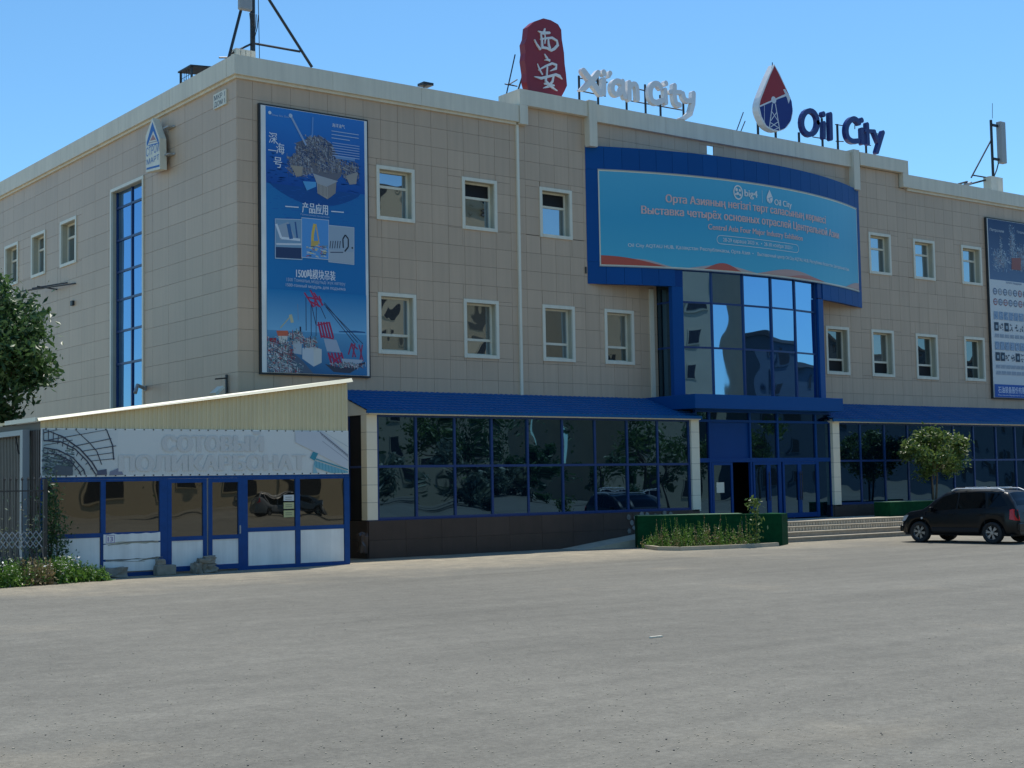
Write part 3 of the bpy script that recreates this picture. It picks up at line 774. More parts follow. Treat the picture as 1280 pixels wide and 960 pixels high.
def p2_():
    sh.line([bq(360, 225), bq(362, 170), bq(372, 120)], .09, (.75, .50, .10)); sh.line([bq(378, 120), bq(395, 220)], .03, (.75, .45, .1)); quadp(bq, [(355, 205), (392, 205), (388, 235), (352, 232)], (.6, .42, .12))
    r_ = random.Random(9)
    for k in range(60): u, v = bq(r_.uniform(335, 432), r_.uniform(228, 285)); s_ = r_.uniform(.02, .07); sh.line([(u-s_, v), (u+s_, v+r_.uniform(-.03, .03))], .025, r_.choice([(.7, .6, .3), (.08, .1, .15), (.6, .62, .62), (.5, .1, .08), (.2, .3, .4)]), .00001)
def p3_():
    quadp(bq, [(443, 250), (568, 262), (568, 318), (443, 305)], (.42, .47, .52))
    for k in range(5): u, v = bq(448+k*12, 225); sh.line([(u, v-.1), (u+.03, v+.12)], .03, (.06, .08, .12))
    sh.line([bq(515, 240), bq(513, 195), bq(525, 175), bq(540, 195), bq(540, 235), bq(522, 258)], .045, (.02, .03, .05)); sh.line([bq(450, 262), bq(515, 262)], .03, (.07, .1, .16)); u, v = bq(560, 240); sh.disc(u, v, .03, (.03, .03, .04))
pic((176, 96), (308, 100), (308, 297), (176, 290), (.22, .36, .50), p1_); pic((443, 128), (568, 140), (568, 322), (443, 308), (.36, .44, .52), p3_); pic((308, 90), (441, 103), (441, 297), (308, 285), (.10, .33, .68), p2_)
u, v = bq(280, 385); u2, _ = bq(475, 388); sh.text('1500吨模块吊装', u, v, u2-u, .22, white, .012)
u, v = bq(232, 405); u2, _ = bq(525, 425); sh.text('1500 Тонналық модульді жүк көтеру', u, v, u2-u, .10, (.5, .58, .72)); u, v = bq(228, 431); sh.text('1500-тонный модуль для подъема', u, v, u2-u, .09, (.62, .68, .78))
# lower crane picture
zt = bs(0, 235)[1]; zh = bs(300, 565)[1]
sh.p([(a0, zh), (a1, zh), (a1, zt), (a0, zt)], [(.20, .46, .68), (.20, .48, .70), (.012, .21, .48), (.012, .21, .48)])
sh.p([(a0, b0), (a1, b0), (a1, zh), (a0, zh)], [(.02, .08, .20), (.04, .20, .40), (.12, .36, .58), (.10, .30, .50)])
quadp(bs, [(620, 565), (740, 560), (818, 570), (818, 578), (620, 572)], (.03, .12, .28))
cr = (.42, .035, .10); dkc = (.03, .03, .07); gy = (.5, .53, .56)
for (p_, q_) in (((372, 310), (374, 560)), ((410, 350), (412, 600)), ((450, 380), (448, 600)), ((480, 380), (520, 470)), ((510, 350), (760, 650)), ((520, 380), (740, 660)), ((505, 360), (800, 660)), ((410, 350), (448, 520))): sh.line([bs(*p_), bs(*q_)], .022, dkc)
for (p_, q_) in (((360, 275), (430, 385)), ((405, 255), (470, 380)), ((430, 275), (500, 370)), ((380, 310), (490, 330)), ((440, 300), (440, 380)), ((470, 300), (495, 375)), ((400, 340), (480, 380))): sh.line([bs(*p_), bs(*q_)], .05, cr)
for k in range(5): sh.line([bs(465+k*20, 495), bs(490+k*22, 615)], .06, cr)
sh.line([bs(455, 520), bs(545, 500)], .04, cr); sh.line([bs(488, 600), bs(580, 622)], .04, cr)
quadp(bs, [(505, 620), (600, 630), (635, 725), (530, 715)], (.40, .46, .55))
for k in range(5): sh.line([bs(540+k*24, 725), bs(570+k*24, 830)], .06, cr)
sh.line([bs(540, 740), bs(660, 830)], .05, cr); sh.line([bs(560, 820), bs(640, 740)], .05, cr)
for (p_, q_) in (((712, 655), (745, 760)), ((740, 655), (722, 760)), ((770, 665), (800, 790)), ((795, 665), (775, 800)), ((690, 740), (715, 655)), ((712, 655), (760, 700))): sh.line([bs(*p_), bs(*q_)], .045, (.35, .05, .12))
quadp(bs, [(515, 810), (580, 870), (700, 880), (815, 810), (815, 795), (640, 840)], (.06, .07, .10)); quadp(bs, [(640, 770), (800, 780), (790, 800), (650, 825)], (.45, .50, .55))
quadp(bs, [(345, 690), (430, 680), (430, 830), (345, 770)], (.55, .60, .64)); quadp(bs, [(430, 680), (490, 700), (490, 800), (430, 830)], (.62, .62, .58)); quadp(bs, [(270, 640), (340, 640), (340, 740), (280, 730)], (.45, .50, .54))
quadp(bs, [(68, 780), (250, 700), (350, 790), (430, 885), (68, 885)], (.10, .14, .20))
quadp(bs, [(150, 560), (235, 560), (250, 600), (160, 600)], (.60, .14, .08)); quadp(bs, [(165, 600), (235, 600), (225, 660), (175, 660)], (.62, .60, .55)); quadp(bs, [(100, 615), (150, 615), (150, 665), (100, 665)], (.34, .03, .05))
sh.line([bs(180, 540), bs(250, 460)], .03, (.5, .48, .3)); sh.line([bs(255, 440), bs(270, 500)], .10, (.55, .52, .34)); sh.line([bs(310, 360), bs(315, 480)], .02, (.2, .3, .45)); sh.line([bs(330, 530), bs(332, 600)], .05, dkc)
pal2 = [(.5, .52, .54), (.2, .24, .3), (.06, .08, .12), (.6, .62, .62), (.35, .06, .07), (.12, .28, .3)]
for (cx, cy, w, h, n, s_) in ((150, 700, .6, .55, 200, 11), (120, 790, .5, .35, 120, 12), (200, 850, .8, .3, 160, 13), (300, 610, .3, .3, 90, 14), (400, 650, .3, .25, 80, 15), (690, 820, .7, .12, 90, 16), (210, 720, .4, .5, 120, 17)):
    u, v = bs(cx, cy); u = max(a0+.3, u); rig(u, v, w, h, n, s_, pal2)
for k in range(len(sh.v)):       # nothing printed outside the sheet
    x_, y_, z_ = sh.v[k]; sh.v[k] = (min(max(x_, a0), a1), y_, min(max(z_, b0), b1))
obj('print', sh, m_print, bl)

# --- right banner
br = thing('wall_banner', 'tall navy and white product catalogue banner at the right end of the upper wall', 'banner', (36.5, -.1, 5.2))
x0, z0, x1, z1 = 34.72, 5.22, 38.35, 12.93
framed_banner(br, x0, z0, x1, z1)
sh = Sheet(flatmap(-.112), 0); a0, a1 = x0+.09, x1-.09; b0, b1 = z0+.06, z1-.06
def bt(cx, cy): return at_y(1220+cx/3.84, 260+cy/3.84, -.11)
zs1 = bt(60, 340)[1]; zs2 = bt(80, 845)[1]
sh.rect(a0, b0, a1, b1, (.66, .68, .68)); sh.p([(a0, zs1), (a1, zs1), (a1, b1), (a0, b1)], [(.10, .17, .30), (.10, .17, .30), (.012, .04, .13), (.012, .04, .13)])
pal3 = [(.20, .30, .42), (.35, .45, .55), (.10, .18, .3), (.5, .6, .68), (.3, .2, .2)]
for (cx, cy, w, h, n, s_) in ((120, 250, .8, .8, 260, 21), (175, 190, .3, 1.6, 220, 22), (215, 240, .7, 1.0, 260, 23), (120, 200, .12, 1.0, 70, 24), (250, 260, .9, .8, 260, 25)):
    u, v = bt(cx, cy); rig(u, v, w, h, n, s_, pal3)
quadp(bt, [(170, 240), (215, 240), (215, 300), (170, 295)], (.30, .10, .09))
u, v = bt(65, 98); sh.text('Петрохим', u, v-.1, 1.0, .12, (.6, .65, .7), .01); u, v = bt(195, 108); sh.text('Продукция и услуги', u, v-.1, 1.2, .1, (.6, .65, .7)); u, v = bt(145, 362); sh.text('Каталог продукции', u, v, 1.1, .09, (.10, .15, .3))
r_ = random.Random(31)
rows_ = ((400, 'o'), (450, 'o'), (515, 'm'), (568, 'd'), (612, 's'), (660, 'm'), (712, 'd'), (760, 's'), (790, 's'))
for cy, kind in rows_:
    for k in range(9):
        u, v = bt(95, cy+ (0)); u = a0+.32 + k*.36
        if u > a1-.15: break
        if kind == 'o':
            c = r_.choice([(.12, .16, .24), (.3, .3, .32), (.34, .12, .12)]); sh.disc(u, v, .15, c, 10); sh.disc(u, v, .105, (.45, .5, .58), 10); sh.line([(u-.1, v), (u+.1, v)], .03, c)
        elif kind == 'm': 
            sh.rect(u-.15, v-.17, u+.15, v+.17, (.26, .36, .50))
            for j in range(7): a_, b_ = u+r_.uniform(-.13, .1), v+r_.uniform(-.14, .14); sh.line([(a_, b_), (a_+.08, b_+r_.uniform(-.05, .05))], .03, r_.choice([(.5, .58, .66), (.08, .16, .3), (.3, .42, .55)]), .00001)
        elif kind == 'd':
            if r_.random() < .45: sh.rect(u-.15, v-.18, u+.15, v+.18, (.02, .04, .08)); sh.rect(u-.06, v-.08, u+.08, v+.06, (.3, .38, .44))
            else:
                for j in range(9): a_, b_ = u+r_.uniform(-.14, .12), v+r_.uniform(-.16, .16); sh.disc(a_, b_, r_.uniform(.02, .04), (.03, .05, .1), 6)
        else:
            for j in range(4): sh.line([(u-.14+j*.08, v-.08), (u-.10+j*.08, v+.08)], .025, (.12, .2, .34))
sh.rect(a0, b0, a1, zs2, (.012, .10, .42)); u, v = bt(105, 885); sh.text('石油装备股份有限公司', u, v, 2.4, .22, white, .01); u, v = bt(105, 897); sh.text('Petroleum Equipment Co., Ltd.', u, v-.03, 2.2, .06, white)
for k in range(len(sh.v)):
    x_, y_, z_ = sh.v[k]; sh.v[k] = (min(max(x_, a0), a1), y_, min(max(z_, b0), b1))
obj('print', sh, m_print, br)

# --- curved exhibition banner
bc = thing('exhibition_banner', 'wide curved light blue exhibition banner over the entrance glazing', 'banner', (19.6, -1.4, 9.2))
obj('sheet_backing', arcbox(13.10, 26.22, 9.18, 12.40, .014, .03, 24), m_frame, bc)
def cmap(u, v, d): return arcpt(u, v, .031+d)
sh = Sheet(cmap, 0)
def band(v0, v1, c0, c1, u0_=13.14, u1_=26.18, n=30):
    for i in range(n):
        a, b = u0_+(u1_-u0_)*i/n, u0_+(u1_-u0_)*(i+1)/n; sh.d = .0005
        sh.p([(a, v0), (b, v0), (b, v1), (a, v1)], [c0, c0, c1, c1], 0)
band(9.22, 10.8, (.085, .46, .63), (.055, .39, .60)); band(10.8, 12.36, (.055, .39, .60), (.09, .44, .63))
sh.d = .004
def wave(u0_, u1_, h, col, n=10, ph=0):
    for i in range(n):
        a, b = i/n, (i+1)/n
        ha, hb = h*math.sin(math.pi*a)**1.2, h*math.sin(math.pi*b)**1.2
        sh.p([(u0_+(u1_-u0_)*a, 9.22), (u0_+(u1_-u0_)*b, 9.22), (u0_+(u1_-u0_)*b, 9.22+hb+.005), (u0_+(u1_-u0_)*a, 9.22+ha+.005)], col, .00001)
wave(12.0+1.15, 15.6, .22, (.50, .42, .40)); 
sh.d += .003
for i in range(8):
    a, b = 13.14+i*.28, 13.14+(i+1)*.28; h0, h1 = .30*max(0, math.cos(i/8*math.pi/2)), .30*max(0, math.cos((i+1)/8*math.pi/2)); sh.p([(a, 9.22), (b, 9.22), (b, 9.22+h1+.003), (a, 9.22+h0+.003)], (.52, .10, .07), .00003)
wave(16.3, 19.2, .17, (.50, .42, .40)); sh.d += .003; wave(16.9, 18.5, .24, (.52, .12, .09)); wave(19.3, 23.0, .26, (.52, .33, .29)); sh.d += .004; wave(20.8, 23.2, .12, (.52, .2, .16)); wave(24.6, 27.2, .0, (.5, .2, .2))
for i in range(5):
    a, b = 24.9+i*.256, 24.9+(i+1)*.256; h0, h1 = .26*math.sin(i/5*1.57), .26*math.sin((i+1)/5*1.57); sh.p([(a, 9.22), (b, 9.22), (b, 9.22+h1+.003), (a, 9.22+h0+.003)], (.52, .33, .29), .00003)
pk = (.80, .52, .48); wh = (.80, .78, .75)
sh.text('Орта Азияның негізгі төрт саласының көрмесі', 15.45, 11.42, 7.95, .27, pk, .02)
sh.text('Выставка четырёх основных отраслей Центральной Азии', 14.55, 10.98, 9.85, .27, pk, .02)
sh.text('Central Asia Four Major Industry Exhibition', 17.1, 10.60, 4.7, .20, pk, .016)
sh.text('28-29 қараша 2023 ж.  •  28-30 ноября 2023 г.', 17.72, 10.22, 3.5, .13, wh, .006)
for k in range(20):
    a = 17.6+k*.19; sh.line([(a, 10.42), (a+.19, 10.42)], .018, wh, 0); sh.line([(a, 10.13), (a+.19, 10.13)], .018, wh, 0)
for sx, cx in ((-1, 17.6), (1, 21.4)):
    sh.line([(cx+sx*.145*math.sin(t*math.pi/6), 10.275+.145*math.cos(t*math.pi/6)) for t in range(7)], .018, wh, 0)
sh.text('Oil City AQTAU HUB, Қазақстан Республикасы, Орта Азия  •', 14.05, 9.84, 5.05, .12, wh, .008)
sh.text('Выставочный центр Oil City AQTAU HUB, Республика Казахстан, Центральная Азия', 19.3, 9.84, 5.9, .12, wh, .008)
cx, cz = 18.46, 12.0
for k in range(24):
    t0, t1 = k*math.pi/12, (k+1)*math.pi/12; sh.p([(cx+.22*math.cos(t0), cz+.26*math.sin(t0)), (cx+.22*math.cos(t1), cz+.26*math.sin(t1)), (cx+.17*math.cos(t1), cz+.21*math.sin(t1)), (cx+.17*math.cos(t0), cz+.21*math.sin(t0))], wh, 0)
for (a, b, r_0) in ((-.07, .09, .06), (.08, .08, .05), (-.02, -.04, .06), (.09, -.08, .05), (-.11, -.07, .04)): sh.disc(cx+a, cz+b, r_0, wh, 10)
sh.text('big4', 18.76, 11.90, .62, .25, wh, .02); sh.line([(19.62, 11.75), (19.62, 12.2)], .012, wh)
cx, cz = 20.0, 11.92
sh.p([(cx, cz+.34)] + [(cx+.16*math.sin(t), cz+.02-.17*math.cos(t)) for t in [math.pi*.72-i*math.pi*1.44/10 for i in range(11)]], wh)
sh.line([(cx-.12, cz), (cx+.12, cz+.07)], .025, (.03, .3, .56)); sh.line([(cx-.05, cz-.13), (cx, cz+.02), (cx+.05, cz-.13)], .02, (.03, .3, .56))
sh.text('Oil City', 20.25, 11.74, .95, .22, wh, .018)
obj('print', sh, m_print, bc)
q = MB(); arcbox(13.085, 26.235, 12.40, 12.43, .014, .045, 24, q); arcbox(13.085, 26.235, 9.15, 9.18, .014, .045, 24, q); obj('edge_profile', q, m_lamp, bc)

# --- illuminated box sign on the side wall (projecting)
st = thing('hanging_sign', 'white house shaped sign with blue roof emblem on the side wall', 'sign', (-.5, 5.1, 11.7))
SX = -.35
def sp(cx, cy): return at_x(cx/4, cy/4, SX)
out = [sp(728, 680), sp(762, 590), sp(797, 690), sp(800, 845), sp(730, 862)]
q = MB(); q.prism([(SX, a, b) for a, b in out], (.22, 0, 0)); obj('box', q, m_frame, st)
q = MB()
for b in (at_x(820, 660, 0)[1],): pass
for zz in (13.0, 12.15): q.tube([(-.16, 4.45, zz), (-.0, 4.15, zz)], .03, 6); q.box((-.2, 4.2, zz-.02), (-.0, 4.6, zz+.02))
obj('bracket', q, m_lamp, st)
sh = Sheet(lambda u, v, d: (SX-d, u, v), .002)
bl_ = (.02, .13, .42)
sh.p([sp(733, 715), sp(762, 610), sp(793, 700), sp(794, 725), sp(766, 655), sp(735, 735)], bl_)
sh.p([sp(750, 705), sp(765, 672), sp(780, 698)], (.45, .2, .16)); sh.line([sp(745, 715), sp(785, 705)], .03, (.4, .3, .3)); sh.line([sp(742, 728), sp(790, 716)], .03, bl_)
def stext(t, c0, c1, h):          # text running right in the picture = -y
    (ya, za), (yb, zb_) = sp(*c0), sp(*c1); V, F = text2d(t); x0_ = min(a for a, b in V); x1_ = max(a for a, b in V); n = len(sh.v); sh.d += .001
    sh.v += [tuple(sh.mp(ya+(yb-ya)*(a-x0_)/(x1_-x0_), za+b/.72*h, sh.d)) for a, b in V]
    for f in F: sh.f.append(tuple(n+i for i in f)); sh.c.append([bl_])
stext('СТРОЙ', (731, 785), (796, 765), .27); stext('МАРТ', (734, 826), (796, 808), .17)
sh.line([sp(733, 845), sp(798, 828)], .06, bl_)
obj('print', sh, m_print, st)
# --- address plate
ad = thing('address_plate', 'small white address plate high on the side wall beside the corner', 'sign', (-.05, 1.0, 13.1))
q = MB(); q.box((-.05, .60, 12.90), (-.002, 1.40, 13.33)); obj('plate', q, m_frame, ad)
sh = Sheet(lambda u, v, d: (-.05-d, u, v), .002)
def adt(t, ya, yb, z_, h):
    V, F = text2d(t); x0_ = min(a for a, b in V); x1_ = max(a for a, b in V); n = len(sh.v); sh.d += .001
    sh.v += [tuple(sh.mp(ya+(yb-ya)*(a-x0_)/(x1_-x0_), z_+b/.72*h, sh.d)) for a, b in V]
    for f in F: sh.f.append(tuple(n+i for i in f)); sh.c.append([(.06, .06, .08)])
adt('МКР 1', 1.34, .66, 13.14, .14); adt('ДОМ 1', 1.34, .66, 12.95, .14)
obj('print', sh, m_print, ad)

# ================================================================== ROOF SIGNS
def stroke(mb, pts, w, thick, place, n=[0]):
    """rounded brush stroke, extruded: pts in 2D plane coords, w width or list"""
    n[0] = (n[0]+1) % 7; e = n[0]*.0025
    P_ = [Vector(p_) for p_ in pts]; k = len(P_); ws = w if isinstance(w, (list, tuple)) else [w]*k
    L_, R_ = [], []
    for i, p_ in enumerate(P_):
        t = (P_[min(i+1, k-1)] - P_[max(i-1, 0)]).normalized(); nn = Vector((-t.y, t.x)); L_.append(p_+nn*ws[i]/2); R_.append(p_-nn*ws[i]/2)
    t0 = (P_[0]-P_[1]).normalized(); t1 = (P_[-1]-P_[-2]).normalized()
    def cap(c, t, w_):
        nn = Vector((-t.y, t.x)); return [c + nn*w_/2*math.cos(a) + t*w_/2*math.sin(a) for a in [math.pi*j/6 for j in range(1, 6)]]
    loop = L_[::-1][:0]
    loop = L_ + [c for c in cap(P_[-1], t1, ws[-1])] + R_[::-1] + [c for c in cap(P_[0], t0, ws[0])]
    # quads between L and R to stay valid on bends, plus caps
    def q3(p_, d): return place(p_.x, p_.y, d)
    base = len(mb.v); m_ = len(loop)
    mb.v += [tuple(q3(p_, thick+e)) for p_ in loop] + [tuple(q3(p_, 0-e*.2)) for p_ in loop]
    ri = lambda i: k+5+(k-1-i)
    for i in range(k-1):
        f = (i, i+1, ri(i+1), ri(i)); mb.f.append(tuple(base+j for j in f)); mb.f.append(tuple(base+m_+j for j in reversed(f)))
    for f in ([k-1]+list(range(k, k+5))+[ri(k-1)], [ri(0)]+list(range(2*k+5, 2*k+10))+[0]):
        mb.f.append(tuple(base+j for j in f)); mb.f.append(tuple(base+m_+j for j in reversed(f)))
    for i in range(m_):
        j = (i+1) % m_; mb.f.append((base+i, base+m_+i, base+m_+j, base+j))
def smoothpts(pts, it=2):
    for _ in range(it):
        out_ = [pts[0]]
        for a, b in zip(pts, pts[1:]): out_ += [(a[0]*.75+b[0]*.25, a[1]*.75+b[1]*.25), (a[0]*.25+b[0]*.75, a[1]*.25+b[1]*.75)]
        out_.append(pts[-1]); pts = out_
    return pts
PX = 1/42.0
# --- Xi'an City letters
SY = .35
xs_ = thing('roof_letters', 'white brush style Xian City letters on black posts above the parapet', 'sign', (15.5, .35, 14.6))
def c8(cx, cy): return at_y(620+cx/4.571, cy/4.571, SY)
def plx(x, z, d): return (x, SY-d, z)
K8 = 1/4.571/41.5*1.12
letters = [
 ('letter_x', [([(485,412),(530,470),(580,538)],38), ([(568,422),(530,470),(488,512),(466,520)],[34,34,30,10])]),
 ('letter_i', [([(600,462),(600,538)],32), ([(599,420),(600,424)],36)]),
 ('apostrophe', [([(635,424),(630,445)],[30,14])]),
 ('letter_a', [([(705,482),(680,466),(655,476),(645,510),(658,545),(690,545),(706,510)],30), ([(708,470),(710,520),(722,560)],30)]),
 ('letter_n', [([(746,478),(746,570)],32), ([(748,505),(768,482),(790,492),(794,572)],30)]),
 ('capital_c', [([(925,505),(908,482),(878,486),(862,525),(870,578),(900,595),(932,580)],34)]),
 ('letter_i', [([(950,520),(955,592)],30), ([(953,480),(955,484)],30)]),
 ('letter_t', [([(1003,495),(1002,560),(1012,600),(1032,606)],32), ([(978,530),(1040,532)],26)]),
 ('letter_y', [([(1052,540),(1060,572),(1082,584),(1105,575)],30), ([(1112,540),(1110,600),(1095,655),(1065,678),(1035,680)],[34,32,32,26,8])]),
]
for nm, ss in letters:
    q = MB()
    for pts, w in ss:
        P_ = [c8(*p_) for p_ in pts]
        ws = [v_*K8 for v_ in w] if isinstance(w, list) else w*K8
        if not isinstance(w, list) and len(P_) > 3: P_ = smoothpts(P_)
        stroke(q, P_, ws, .16, plx)
    obj(nm, q, m_letw, xs_)
q = MB()
for cx in (483, 590, 752, 860, 945, 1076):
    x, z = c8(cx, 500); q.box((x-.03, SY+.05, 13.3), (x+.03, SY+.1, c8(cx, 430 if cx < 600 else (480 if cx < 900 else 540))[1]))
for (a, b) in (((483, 440), (645, 468)), ((483, 512), (640, 545)), ((720, 485), (860, 512)), ((745, 565), (1076, 625)), ((590, 455), (650, 465))):
    A_, B_ = c8(*a), c8(*b); q.tube([(A_[0], SY+.12, A_[1]), (B_[0], SY+.12, B_[1])], .022, 6)
obj('support_post', q, m_dark, xs_)
# --- red plate
rp = thing('roof_plaque', 'tall red rock shaped plaque with two white Chinese characters on the roof edge', 'sign', (11.4, .4, 14.6))
RY = .30
def c9(cx, cy): return at_y(630+cx/8.73, 20+cy/8.73, RY)
outl = [(430,25),(510,45),(590,90),(625,150),(632,260),(655,400),(662,520),(678,640),(688,760),(660,820),(625,885),(450,850),(270,815),(262,780),(245,720),(245,620),(225,480),(235,400),(225,300),(250,240),(262,120),(330,60)]
q = MB(); q.prism([(c9(*p_)[0], RY, c9(*p_)[1]) for p_ in outl], (0, .28, 0)); obj('plate', q, m_red, rp)
K9 = 1/8.73/41.5*1.12
def glyph(name, ss):
    q = MB()
    for pts, w in ss:
        P_ = [c9(*p_) for p_ in pts]; ws = [v_*K9 for v_ in w] if isinstance(w, list) else w*K9
        stroke(q, P_, ws, .03, lambda x, z, d: (x, RY-d-.002, z))
    obj(name, q, m_letw, rp)
glyph('upper_character', [([(370,168),(410,188),(490,186)],[10,34,26]), ([(440,142),(428,190)],[14,34]), ([(398,200),(408,270),(412,345)],[16,22,30]), ([(328,262),(348,305),(388,362)],[10,16,26]), ([(395,255),(460,245),(520,240)],[16,22,26]), ([(520,240),(572,272),(582,318),(545,360),(510,378)],[26,26,34,30,28]), ([(510,378),(460,352),(415,345)],[26,26,28]), ([(440,200),(446,250),(440,300)],[12,18,12]), ([(478,250),(480,300),(492,350)],[14,24,30])])
glyph('lower_character', [([(438,418),(456,450),(492,500)],[8,22,8]), ([(440,482),(488,484)],[8,24]), ([(362,525),(384,585),(414,638)],[8,18,16]), ([(375,590),(450,548),(520,520)],[12,22,26]), ([(520,520),(566,536),(562,575),(500,602)],[24,30,30,8]), ([(468,560),(462,645)],[18,18]), ([(328,664),(400,682),(490,660),(560,642)],[8,30,26,30]), ([(560,642),(600,660),(628,690)],[28,34,8]), ([(452,665),(450,710),(490,760),(572,818)],[26,26,34,10]), ([(535,660),(525,715),(480,770),(425,788)],[24,26,30,8]), ([(440,740),(540,760)],[20,20])])
q = MB()
for (a, b) in (((222, 380), (128, 812)), ((245, 655), (150, 712)), ((110, 703), (245, 728))):
    A_, B_ = c9(*a), c9(*b); q.tube([(A_[0], RY+.5, A_[1]), (B_[0], RY+.5, B_[1])], .022, 6)
for x in (11.0, 11.8): q.box((x-.04, RY+.28, 13.3), (x+.04, RY+.36, 16.8)); q.tube([(x, RY+.3, 16.4), (x, RY+2.2, 13.3)], .03, 6)
obj('support_frame', q, m_dark, rp)
# --- drop emblem
dp = thing('drop_emblem', 'red and navy oil drop emblem with white pump jack above the parapet', 'sign', (22.5, .35, 14.7))
DY = .35
def c6(cx, cy): return at_y(930+cx/6.737, 70+cy/6.737, DY)
def sm(l): 
    P_ = l + [l[0]]; o_ = smoothpts(P_, 2); return o_[:-1]
outer = [(255,70)] + smoothpts([(300,150),(352,262),(398,372),(414,465),(396,552),(350,614),(290,637),(235,628),(180,592),(138,515),(116,440),(126,372),(165,270),(212,160)], 1)
q = MB(); q.prism([(c6(*p_)[0], DY, c6(*p_)[1]) for p_ in outer], (0, .30, 0)); obj('box', q, m_letw, dp)
sh = Sheet(lambda u, v, d: (u, DY-d, v), .001)
red_ = (.36, .022, .03); nav = (.010, .028, .20); wv = (.72, .73, .76)
sh.p([c6(*p_) for p_ in [(258,82),(298,160),(346,262),(378,322),(250,370),(130,418),(140,372),(178,272),(220,165)]], red_)
sh.p([c6(*p_) for p_ in [(130,424),(250,376),(380,328),(402,385),(410,462),(392,548),(346,608),(296,628),(240,618),(188,584),(148,508)]], nav)
for pts, w in (([(132,424),(250,372),(352,325)],15), ([(240,400),(214,602)],11), ([(264,400),(302,632)],11), ([(236,470),(285,545)],8), ([(278,470),(226,545)],8), ([(222,560),(292,605)],8), ([(286,555),(222,600)],8), ([(218,605),(250,622),(292,605)],7), ([(172,415),(172,568)],5)):
    sh.line([c6(*p_) for p_ in pts], w/6.737/38, wv)
u, v = c6(250, 370); sh.disc(u, v, .135, wv); sh.p([c6(*p_) for p_ in [(330,282),(346,278),(392,352),(376,402),(360,350)]], wv)
obj('emblem', sh, m_print, dp)
q = MB()
for cx in (172, 320): x, z = c6(cx, 600); q = MB(); q.box((x-.035, DY+.3, 13.3), (x+.035, DY+.36, z+.3)); obj('support_post', q, m_dark, dp)
q = MB()
for (a, b) in (((110, 440), (30, 660)), ((125, 515), (62, 668)), ((50, 615), (170, 622))):
    A_, B_ = c6(*a), c6(*b); q.tube([(A_[0], DY+.7, A_[1]), (B_[0], DY+.7, B_[1])], .02, 6)
u, v = c6(255, 60); q.tube([(u, DY+.1, v-.1), (u, DY+.1, v+.05)], .02, 6)
obj('support_frame', q, m_dark, dp)
# --- Oil City letters
oc = thing('roof_letters', 'dark navy Oil City letters on posts above the parapet', 'sign', (26, .35, 14.7))
K6 = 1/6.737/37.0*1.12
ring = [(532+66*math.cos(t), 567+100*math.sin(t)) for t in [2*math.pi*i/20 for i in range(21)]]
letters = [('capital_o', [(ring, 44)]), ('letter_i', [([(650,572),(650,690)],38), ([(644,494),(645,500)],46)]), ('letter_l', [([(703,498),(708,700)],42)]),
 ('capital_c', [([(944,570),(918,538),(885,534),(848,575),(836,630),(846,690),(880,726),(935,722)],46)]), ('letter_i', [([(970,625),(975,738)],38), ([(967,544),(969,549)],44)]),
 ('letter_t', [([(1014,582),(1022,742)],40), ([(1000,636),(1075,640)],32)]), ('letter_y', [([(1072,645),(1108,728)],38), ([(1146,650),(1096,815)],40)])]
for nm, ss in letters:
    q = MB()
    for pts, w in ss:
        P_ = [c6(*p_) for p_ in pts]
        if 3 < len(P_) < 15: P_ = smoothpts(P_)
        stroke(q, P_, w*K6, .16, lambda x, z, d: (x, SY-d, z))
    obj(nm, q, m_letb, oc)
q = MB()
for cx, cy in ((475, 640), (668, 520), (798, 570), (1036, 620)): x, z = c6(cx, cy); q.box((x-.035, SY+.05, 13.3), (x+.035, SY+.11, z))
for (a, b) in (((600, 490), (680, 500)), ((600, 676), (720, 695)), ((790, 570), (850, 580)), ((795, 712), (860, 715)), ((1040, 640), (1150, 650)), ((1036, 742), (1090, 748)), ((955, 560), (955, 610))):
    A_, B_ = c6(*a), c6(*b); q.tube([(A_[0], SY+.13, A_[1]), (B_[0], SY+.13, B_[1])], .02, 6)
obj('support_post', q, m_dark, oc)

# ================================================================== ROOF ANTENNAS, HATCH
def pxy(px, py, Y): x, z = at_y(px, py, Y); return Vector((x, Y, z))
an = thing('antenna_mast', 'antenna mast with long grey panel on braced tripod at the building corner', 'antenna', (.9, .9, 13.3))
YA = .9
base = pxy(316, 74, YA); top = Vector((base.x, YA, base.z+4.4))
q = MB(); q.tube([(base.x, YA, 13.2), top], .075, 10); obj('pole', q, m_dark, an)
q = MB(); a = pxy(303, 20, YA); b = pxy(318, 20, YA); q.box((a.x-.30, YA-.45, pxy(310, 19.5, YA).z), (b.x-.28, YA-.28, base.z+4.2)); bevel(obj('panel_antenna', q, m_lamp, an), .04)
q = MB()
for k in range(5): q.tube([(a.x+.08+k*.07, YA-.3, a.z+.02), (a.x+.2+k*.05, YA-.15, a.z-.3), (base.x-.05, YA-.05, a.z-.9), (base.x-.06, YA-.02, 14.3)], .014, 5)
obj('cable', q, m_dark, an)
q = MB(); s0 = pxy(316, 54, YA); q.tube([pxy(331, -1, YA)+Vector((-.6, 0, .95)), pxy(390, 84, YA)], .045, 8); q.tube([s0, pxy(375, 64.5, YA)], .035, 8)
L1 = Vector((.25, 2.3, 13.9)); yb_, zb_ = at_x(286, 72, .1); L1 = Vector((.1, yb_, zb_))
q.tube([Vector((base.x, YA, 17.2)), L1], .045, 8); yb2, zb2 = at_x(287.5, 67.5, .12); q.tube([s0, Vector((.12, yb2, zb2))], .03, 8)
q.tube([L1, L1+Vector((-.3, -.0, -.05))], .025, 6); q.tube([L1, L1+Vector((-.12, -.1, -.42))], .02, 6)
obj('brace', q, m_dark, an)
